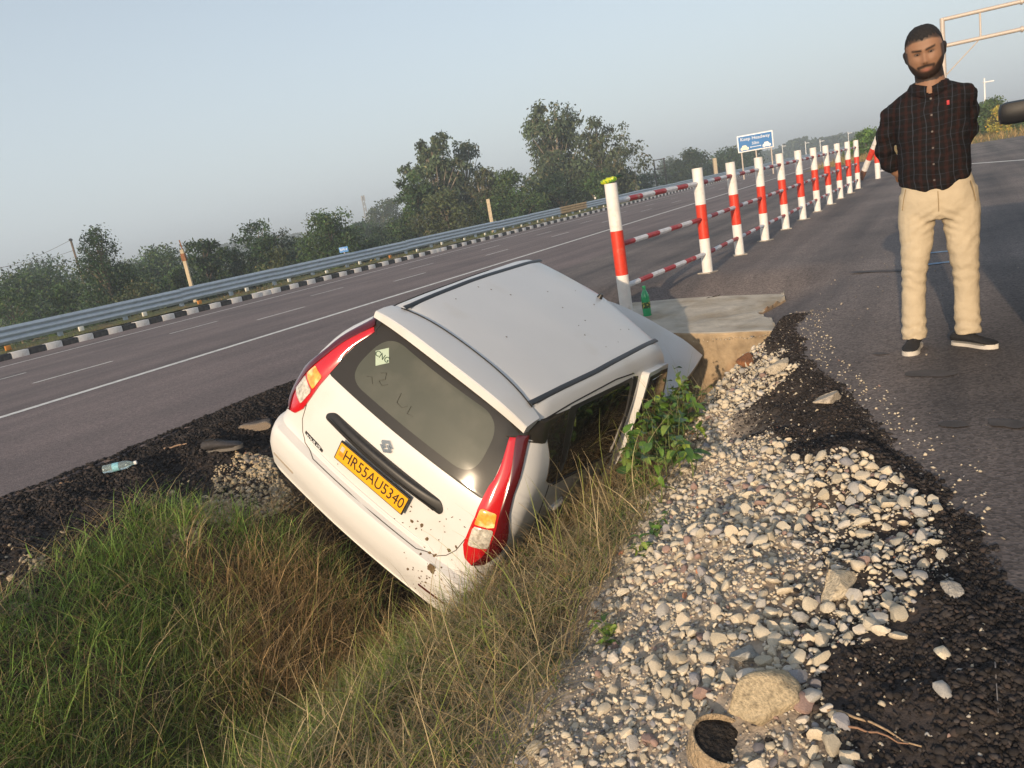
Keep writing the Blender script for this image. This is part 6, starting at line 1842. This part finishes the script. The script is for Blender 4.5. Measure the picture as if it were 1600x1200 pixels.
        beard = np.maximum(beard, burn * .85) * (1 - sstep(-.122, -.132, z) * 0) * (z > -.134)
        lipz = np.exp(-((z + .071) / .0085) ** 2 - (x / .020) ** 2)
        mous = np.exp(-((z + .052 + .10 * np.abs(x)) / .0085) ** 4) * (np.abs(x) < .040) * fr
        gob = np.clip(np.exp(-((np.abs(x) - .033) / .010) ** 2) * sstep(-.045, -.055, z), 0, 1) * fr
        w_ = np.maximum(np.maximum(beard, mous), gob) * (1 - np.clip(lipz * 1.25, 0, 1)) * head * (V[:, 2] > 1.432)
        mixc(w_ * .93, (.016, .012, .011))
        mixc(lipz * fr * .8 * head, (.34, .12, .10))
        # brows, sloped to the nose
        bz = .029 + .16 * (np.abs(x) - .03)
        mixc(np.exp(-((z - bz) / .0058) ** 4) * sstep(.006, .012, np.abs(x)) * (1 - sstep(.050, .058, np.abs(x))) * fr * .92 * head, (.014, .011, .010))
        ey = np.exp(-((z - .011) / .0065) ** 2 - ((np.abs(x) - .032) / .015) ** 2)
        mixc(ey * 1.3 * fr * head, (.05, .028, .02))
        mixc(np.exp(-((z + .036) / .004) ** 2 - ((np.abs(x) - .007) / .004) ** 2) * fr * .7, (.08, .035, .02))
        # cropped hair shades the temples
        hl = .070 + .012 * np.sin(x * 40) * 0 - .45 * np.clip(np.abs(x) - .045, 0, 1)
        mixc(sstep(-.006, .010, z - np.where(y > -.02, -.02 + 0 * z, hl)) * head * .9 * ((y > -.045) | (z > hl)), (.022, .017, .015))
        return c
    body = fuse(b, "body", .0048, 3, M_skin, T, paint=paint)
    # ---------------- hair cap
    V = []; F = []; n, m = 22, 64
    for i in range(n + 1):
        for j in range(m):
            ph = 2 * pi * j / m; front = max(0, -sin(ph))
            low = radians(52) + radians(4) * math.sin(ph * 23) * (front > 0) + radians(5) * math.exp(-((abs(cos(ph)) - .0) / .25) ** 2) * (front > .5) + radians(38) * float(sstep(.60, -.05, front)) + radians(22) * float(sstep(.1, .8, sin(ph)))
            th = low * i / n; d = np.array([sin(th) * cos(ph), sin(th) * sin(ph), cos(th)])
            e_ = lambda q: np.sign(q) * abs(q) ** .86
            p = np.array([e_(d[0]), e_(d[1]), e_(d[2])]) * np.array([.0888, .102, .131]); k = 1.004 + .036 * (1 - (i / n) ** 2)
            p = p * k; p[0] *= 1 + .02 * max(0, p[2] / .122); p[1] += .010 * front ** 3 * sin(th) ** 3
            V.append(p)
    F = [(i * m + j, (i + 1) * m + j, (i + 1) * m + (j + 1) % m, i * m + (j + 1) % m) for i in range(n) for j in range(m)]
    V = np.array(V); V *= 1 + (fbm(V[:, 0] * 160 + 50, V[:, 1] * 160 + V[:, 2] * 90, 3) - .5)[:, None] * .045
    b = MB(); b.add(V @ RO.T + HC, F); b.obj("hair", M_hair, T, auto=None)
    for s in (-1, 1):
        e = MB(); ball(e, (s * .031, -.0815, .0115), (.0095, .009, .0042), 8); ee = MB(); ee.add(np.concatenate(e.V) @ RO.T + HC, e.F); eo = ee.obj("eye", mat("eye_white", (.16, .12, .10), .3), T, auto=None)
        e = MB(); ball(e, (s * .031 + .001, -.0885, .0115), (.0048, .003, .0036), 8); ee = MB(); ee.add(np.concatenate(e.V) @ RO.T + HC, e.F); ee.obj("iris", M_gap, eo, auto=None)
    # ---------------- shirt
    b = MB()
    loft(b, [(.022, .0, .868, .165, .116), (.024, -.002, .90, .174, .122), (.026, -.006, .98, .172, .128), (.026, -.010, 1.08, .172, .130), (.020, -.006, 1.20, .178, .126), (.012, .0, 1.29, .184, .118), (.010, .006, 1.330, .196, .108), (.012, .010, 1.362, .180, .096), (.015, .010, 1.388, .146, .084), (.018, .008, 1.408, .104, .076), (.018, .004, 1.424, .070, .068)], 28, .92)
    for S, E_, W_, in ((SL, EL, WL), (SR, ER, WR)):
        ball(b, S * np.array([.90, 1, 1]) + np.array([0, 0, -.012]), (.062, .064, .054), 10)
        b.tube([S * np.array([.93, 1, 1]) + np.array([0, 0, -.02]), S * .55 + E_ * .45, E_ + np.array([0, .0, .015]), E_ * .5 + W_ * .5, W_ + (E_ - W_) * .12], [.055, .055, .049, .047, .040], 16)
    def dsh(V, Nn):
        x, y, z = V.T
        d = .006 * (fbm(x * 11 + 4, z * 9 + y * 8, 12) - .5) * 2
        arm = sstep(.17, .20, np.abs(x - .02)); d += arm * .004 * np.sin(z * 75 + fbm(x * 20, y * 20 + z * 12, 4) * 9)
        bel = (1 - sstep(.90, 1.12, z)) * (1 - arm); d += bel * .004 * np.sin(x * 60 + fbm(x * 8, z * 10, 6) * 9)
        d += (1 - arm) * .0035 * np.sin((z + x * .5) * 48 + fbm(x * 10, z * 10, 8) * 8) * sstep(1.0, 1.1, z) * (1 - sstep(1.26, 1.34, z))
        V = V + Nn * d[:, None]
        V[:, 2] += .05 * (V[:, 0] - .02) * sstep(1.12, 1.36, V[:, 2])          # one shoulder higher
        # curved shirt-tail hem, higher at the sides
        k = (1 - sstep(.86, .98, z)); V[:, 2] += k * .055 * np.clip(np.abs(x - .022) / .18, 0, 1.1) ** 2
        return V
    sh = fuse(b, "shirt", .0085, 9, M_shirt, T, deform=dsh)
    bmv = bmesh.new(); bmv.from_mesh(sh.data)
    kill = [f for f in bmv.faces if f.calc_center_median().z > 1.362 and f.calc_center_median().y < -.02 and abs(f.calc_center_median().x - .02) < (f.calc_center_median().z - 1.362) * .85]
    bmesh.ops.delete(bmv, geom=kill, context='FACES'); bmv.to_mesh(sh.data); bmv.free()
    # collar, placket, buttons, pocket mark
    for s in (-1, 1):
        V = []; F = []
        for i in range(9):
            t = i / 8; a_ = radians(-82 + 150 * t) if s > 0 else radians(-98 - 150 * t)
            cx, cy = .018 + .082 * cos(a_), .006 + .082 * sin(a_)
            up_ = 1.430 + .012 * t - .028 * (1 - t) ** 2; dn = up_ - .034 - .022 * (1 - t) ** 2
            V += [(.018 + .072 * cos(a_), .006 + .072 * sin(a_), up_), (cx + .008 * cos(a_), cy + .010 * sin(a_) - .006 * (1 - t), up_ - .006), (.018 + .108 * cos(a_), .006 + .104 * sin(a_) - .008 * (1 - t), dn)]
        for i in range(8):
            for j in range(2): F.append((i * 3 + j, i * 3 + j + 1, i * 3 + j + 4, i * 3 + j + 3))
        c = mobj("collar", npmesh("collar", V, Fq=F, mats=[M_shirt]), sh); md = c.modifiers.new("t", 'SOLIDIFY'); md.thickness = .004
    def fronty(x, z):
        zz = [.868, .98, 1.08, 1.20, 1.29, 1.345, 1.385, 1.415]; ry = [.118, .138, .146, .136, .120, .098, .073, .064]
        return -float(np.interp(z, zz, ry)) * math.sqrt(max(.1, 1 - ((x - .02) / .185) ** 2))
    b = MB()
    for i in range(6):
        z = .93 + i * .082; b.lathe([(.0055, 0), (.0055, .003)], 8, (.022, fronty(.022, z) - .003, z), np.array([[1, 0, 0], [0, 0, -1], [0, 1, 0.0]]))
    o = b.obj("button", mat("button_dark", (.03, .02, .02), .4), sh); o["kind"] = "stuff"
    b = MB(); b.box((.098, fronty(.098, 1.305) - .006, 1.305), (.006, .002, .011), bev=.001); b.obj("breast_mark", mat("red_mark", (.45, .02, .03), .6), sh)
    # ---------------- trousers
    b = MB()
    loft(b, [(.028, .0, .955, .160, .105), (.032, .0, .90, .172, .115), (.036, .004, .83, .184, .124), (.037, .008, .765, .184, .122), (.037, .008, .715, .150, .098)], 28, .92)
    def leg(P): b.tube([p[0] for p in P], [p[1] for p in P], 18)
    leg([((-.062, .005, .86), .093), ((-.070, .006, .74), .094), ((-.076, .0, .60), .082), ((-.090, -.008, .47), .068), ((-.098, -.002, .40), .062), ((-.104, .008, .28), .061), ((-.108, .006, .15), .063), ((-.110, .0, .055), .066)])
    leg([((.132, .005, .86), .093), ((.140, .006, .74), .094), ((.144, .004, .60), .080), ((.150, .0, .47), .068), ((.153, .004, .40), .063), ((.154, .014, .28), .062), ((.154, .012, .16), .063), ((.155, .006, .065), .065)])
    def dtr(V, Nn):
        x, y, z = V.T
        d = .004 * (fbm(x * 12, z * 10 + y * 5, 31) - .5) * 2
        cr = np.exp(-((z - .71) / .075) ** 2) * np.exp(-((x - .04) / .12) ** 2); d += cr * .004 * np.sin((z + .55 * np.abs(x - .04)) * 150 + fbm(x * 9, z * 9, 2) * 5)
        kn = np.exp(-((z - .42) / .10) ** 2); d += kn * .0032 * np.sin((z + x * .35) * 95 + fbm(x * 16, z * 10, 5) * 7)
        an = np.exp(-((z - .11) / .085) ** 2); d += an * .0045 * np.sin(z * 105 + fbm(x * 14 + 3, y * 14, 6) * 7)
        th = np.exp(-((z - .58) / .10) ** 2); d += th * .002 * np.sin((z - x * 1.2) * 60 + fbm(x * 9, z * 9, 7) * 7)
        return V + Nn * d[:, None]
    tr = fuse(b, "trousers", .0085, 4, M_trous, T, deform=dtr)
    M_tseam = mat("khaki_seam", (.30, .22, .12), .9)
    for s in (-1, 1):                                     # slant pockets
        b = MB(); x0 = .036 + s * .150
        b.tube([(x0, -.088, .90), (x0 + s * .012, -.078, .85), (x0 + s * .022, -.062, .79)], .0025, 6); b.obj("pocket_seam", M_tseam, tr)
    b = MB(); b.tube([(.036, -.121, .87), (.037, -.127, .82), (.037, -.124, .765)], .0025, 6); b.obj("fly_seam", M_tseam, tr)
    # ---------------- shoes
    M_up = mat("trainer_black", (.018, .018, .02), .8, var=.3, vscale=40); M_sw = mat("trainer_sole", (.58, .54, .48), .6)
    shoe("shoe", None, (-.115, -.055, .0), (0, 0, radians(-100)), M_up, .95, M_up, M_sw, T)
    shoe("shoe", None, (.178, -.035, .0), (0, 0, radians(-38)), M_up, .93, M_up, M_sw, T)
man()

# ================================================================== DARK VEHICLE AT THE RIGHT EDGE (only its mirror reaches into view)
def suv():
    m0 = at(1598, 173.0, 5.2); az = radians(36); d = np.array([sin(az), cos(az), 0]); r = np.array([cos(az), -sin(az), 0])
    o0 = m0 + r * 1.18 - d * .62; 
    t = thing("parked_vehicle", "dark vehicle at the right edge of the view, only its black side mirror showing", "vehicle", (o0[0], o0[1], 0), -az)
    Mp = mat("dark_car_paint", (.012, .016, .024), .25, coat=.8)
    def prof_mesh(name, pts, hw, mt, bev=.05, taper=None):
        bm = bmesh.new(); L_ = []; R_ = []
        for y, z in pts:
            k = taper(z) if taper else 1.0
            L_.append(bm.verts.new((-hw * k, y, z))); R_.append(bm.verts.new((hw * k, y, z)))
        n = len(pts)
        bm.faces.new(L_); bm.faces.new(R_[::-1])
        for i in range(n): bm.faces.new((L_[i], R_[i], R_[(i + 1) % n], L_[(i + 1) % n]))
        bmesh.ops.recalc_face_normals(bm, faces=bm.faces)
        bmesh.ops.bevel(bm, geom=bm.edges[:], offset=bev, segments=3, profile=.6, affect='EDGES')
        me = bpy.data.meshes.new(name); bm.to_mesh(me); bm.free(); me.materials.append(mt)
        me.polygons.foreach_set("use_smooth", np.ones(len(me.polygons), bool)); me.set_sharp_from_angle(angle=radians(40)); return mobj(name, me, t)
    prof_mesh("body", [(-2.3, .32), (-2.3, .95), (-2.15, 1.02), (.75, 1.02), (1.75, .92), (1.95, .75), (1.95, .32)], .88, Mp)
    prof_mesh("cabin", [(-2.2, 1.0), (-1.95, 1.62), (-.1, 1.66), (.85, 1.0)], .84, M_sglass, .03, lambda z: 1 - .22 * max(0, z - 1.0))
    prof_mesh("roof", [(-1.98, 1.60), (-1.9, 1.68), (-.1, 1.70), (0.0, 1.62)], .73, Mp, .02)
    for s in (-1, 1):
        b = MB(); b.box((s * .82, -.75, 1.3), (.012, .05, .30), rotz(0), bev=.005); b.obj("pillar", Mp, t)
        for y in (-1.45, 1.2):
            R = np.array([[0, 0, s], [0, 1, 0], [-s, 0, 0.0]])
            b = MB(); b.lathe([(.2, -.1), (.31, -.09), (.34, -.05), (.34, .05), (.31, .09), (.2, .1)], 24, (s * .80, y, .34), R); wh = b.obj("wheel", M_tyre, t)
            b = MB(); b.lathe([(.22, .09), (.2, .1), (.06, .07), (.02, .09)], 18, (s * .80, y, .34), R); b.obj("rim", M_rim, wh)
        b = MB(); b.box((s * 1.18, .62, m0[2]), (.135, .07, .072), Euler((0, 0, s * -.12)).to_matrix(), bev=.045); mo = b.obj("side_mirror", mat("mirror_shell", (.004, .005, .008), .45, spec=.3), t)
        b = MB(); b.tube([(s * .86, .66, m0[2] - .06), (s * 1.1, .63, m0[2] - .03)], .035, 8); b.obj("mirror_arm", M_blk, mo)
        b = MB(); b.box((s * .89, -.2, .96), (.012, .12, .018), bev=.008); b.obj("door_handle", Mp, t)
        b = MB(); b.box((s * .62, 1.93, .72), (.2, .04, .09), bev=.03); b.obj("headlight", M_clear, t)
        b = MB(); b.box((s * .68, -2.29, .85), (.14, .03, .14), bev=.03); b.obj("tail_light", M_rlens, t)
suv()

# ================================================================== MORNING HAZE
def haze():
    b = MB(); b.box((0, 0, 8.3), (2600, 2600, 11.7))
    m = bpy.data.materials.new("haze_air"); m.use_nodes = True; nt = m.node_tree; nt.nodes.clear()
    out = nt.nodes.new("ShaderNodeOutputMaterial"); v = nt.nodes.new("ShaderNodeVolumePrincipled")
    v.inputs["Color"].default_value = (.76, .88, 1.0, 1); v.inputs["Density"].default_value = HAZE_DENSITY; v.inputs["Anisotropy"].default_value = .0
    nt.links.new(v.outputs[0], out.inputs["Volume"])
    o = b.obj("haze", m, None, smooth=False); tag(o, "pale morning haze", kind="stuff")
HAZE_DENSITY = .0020
haze()
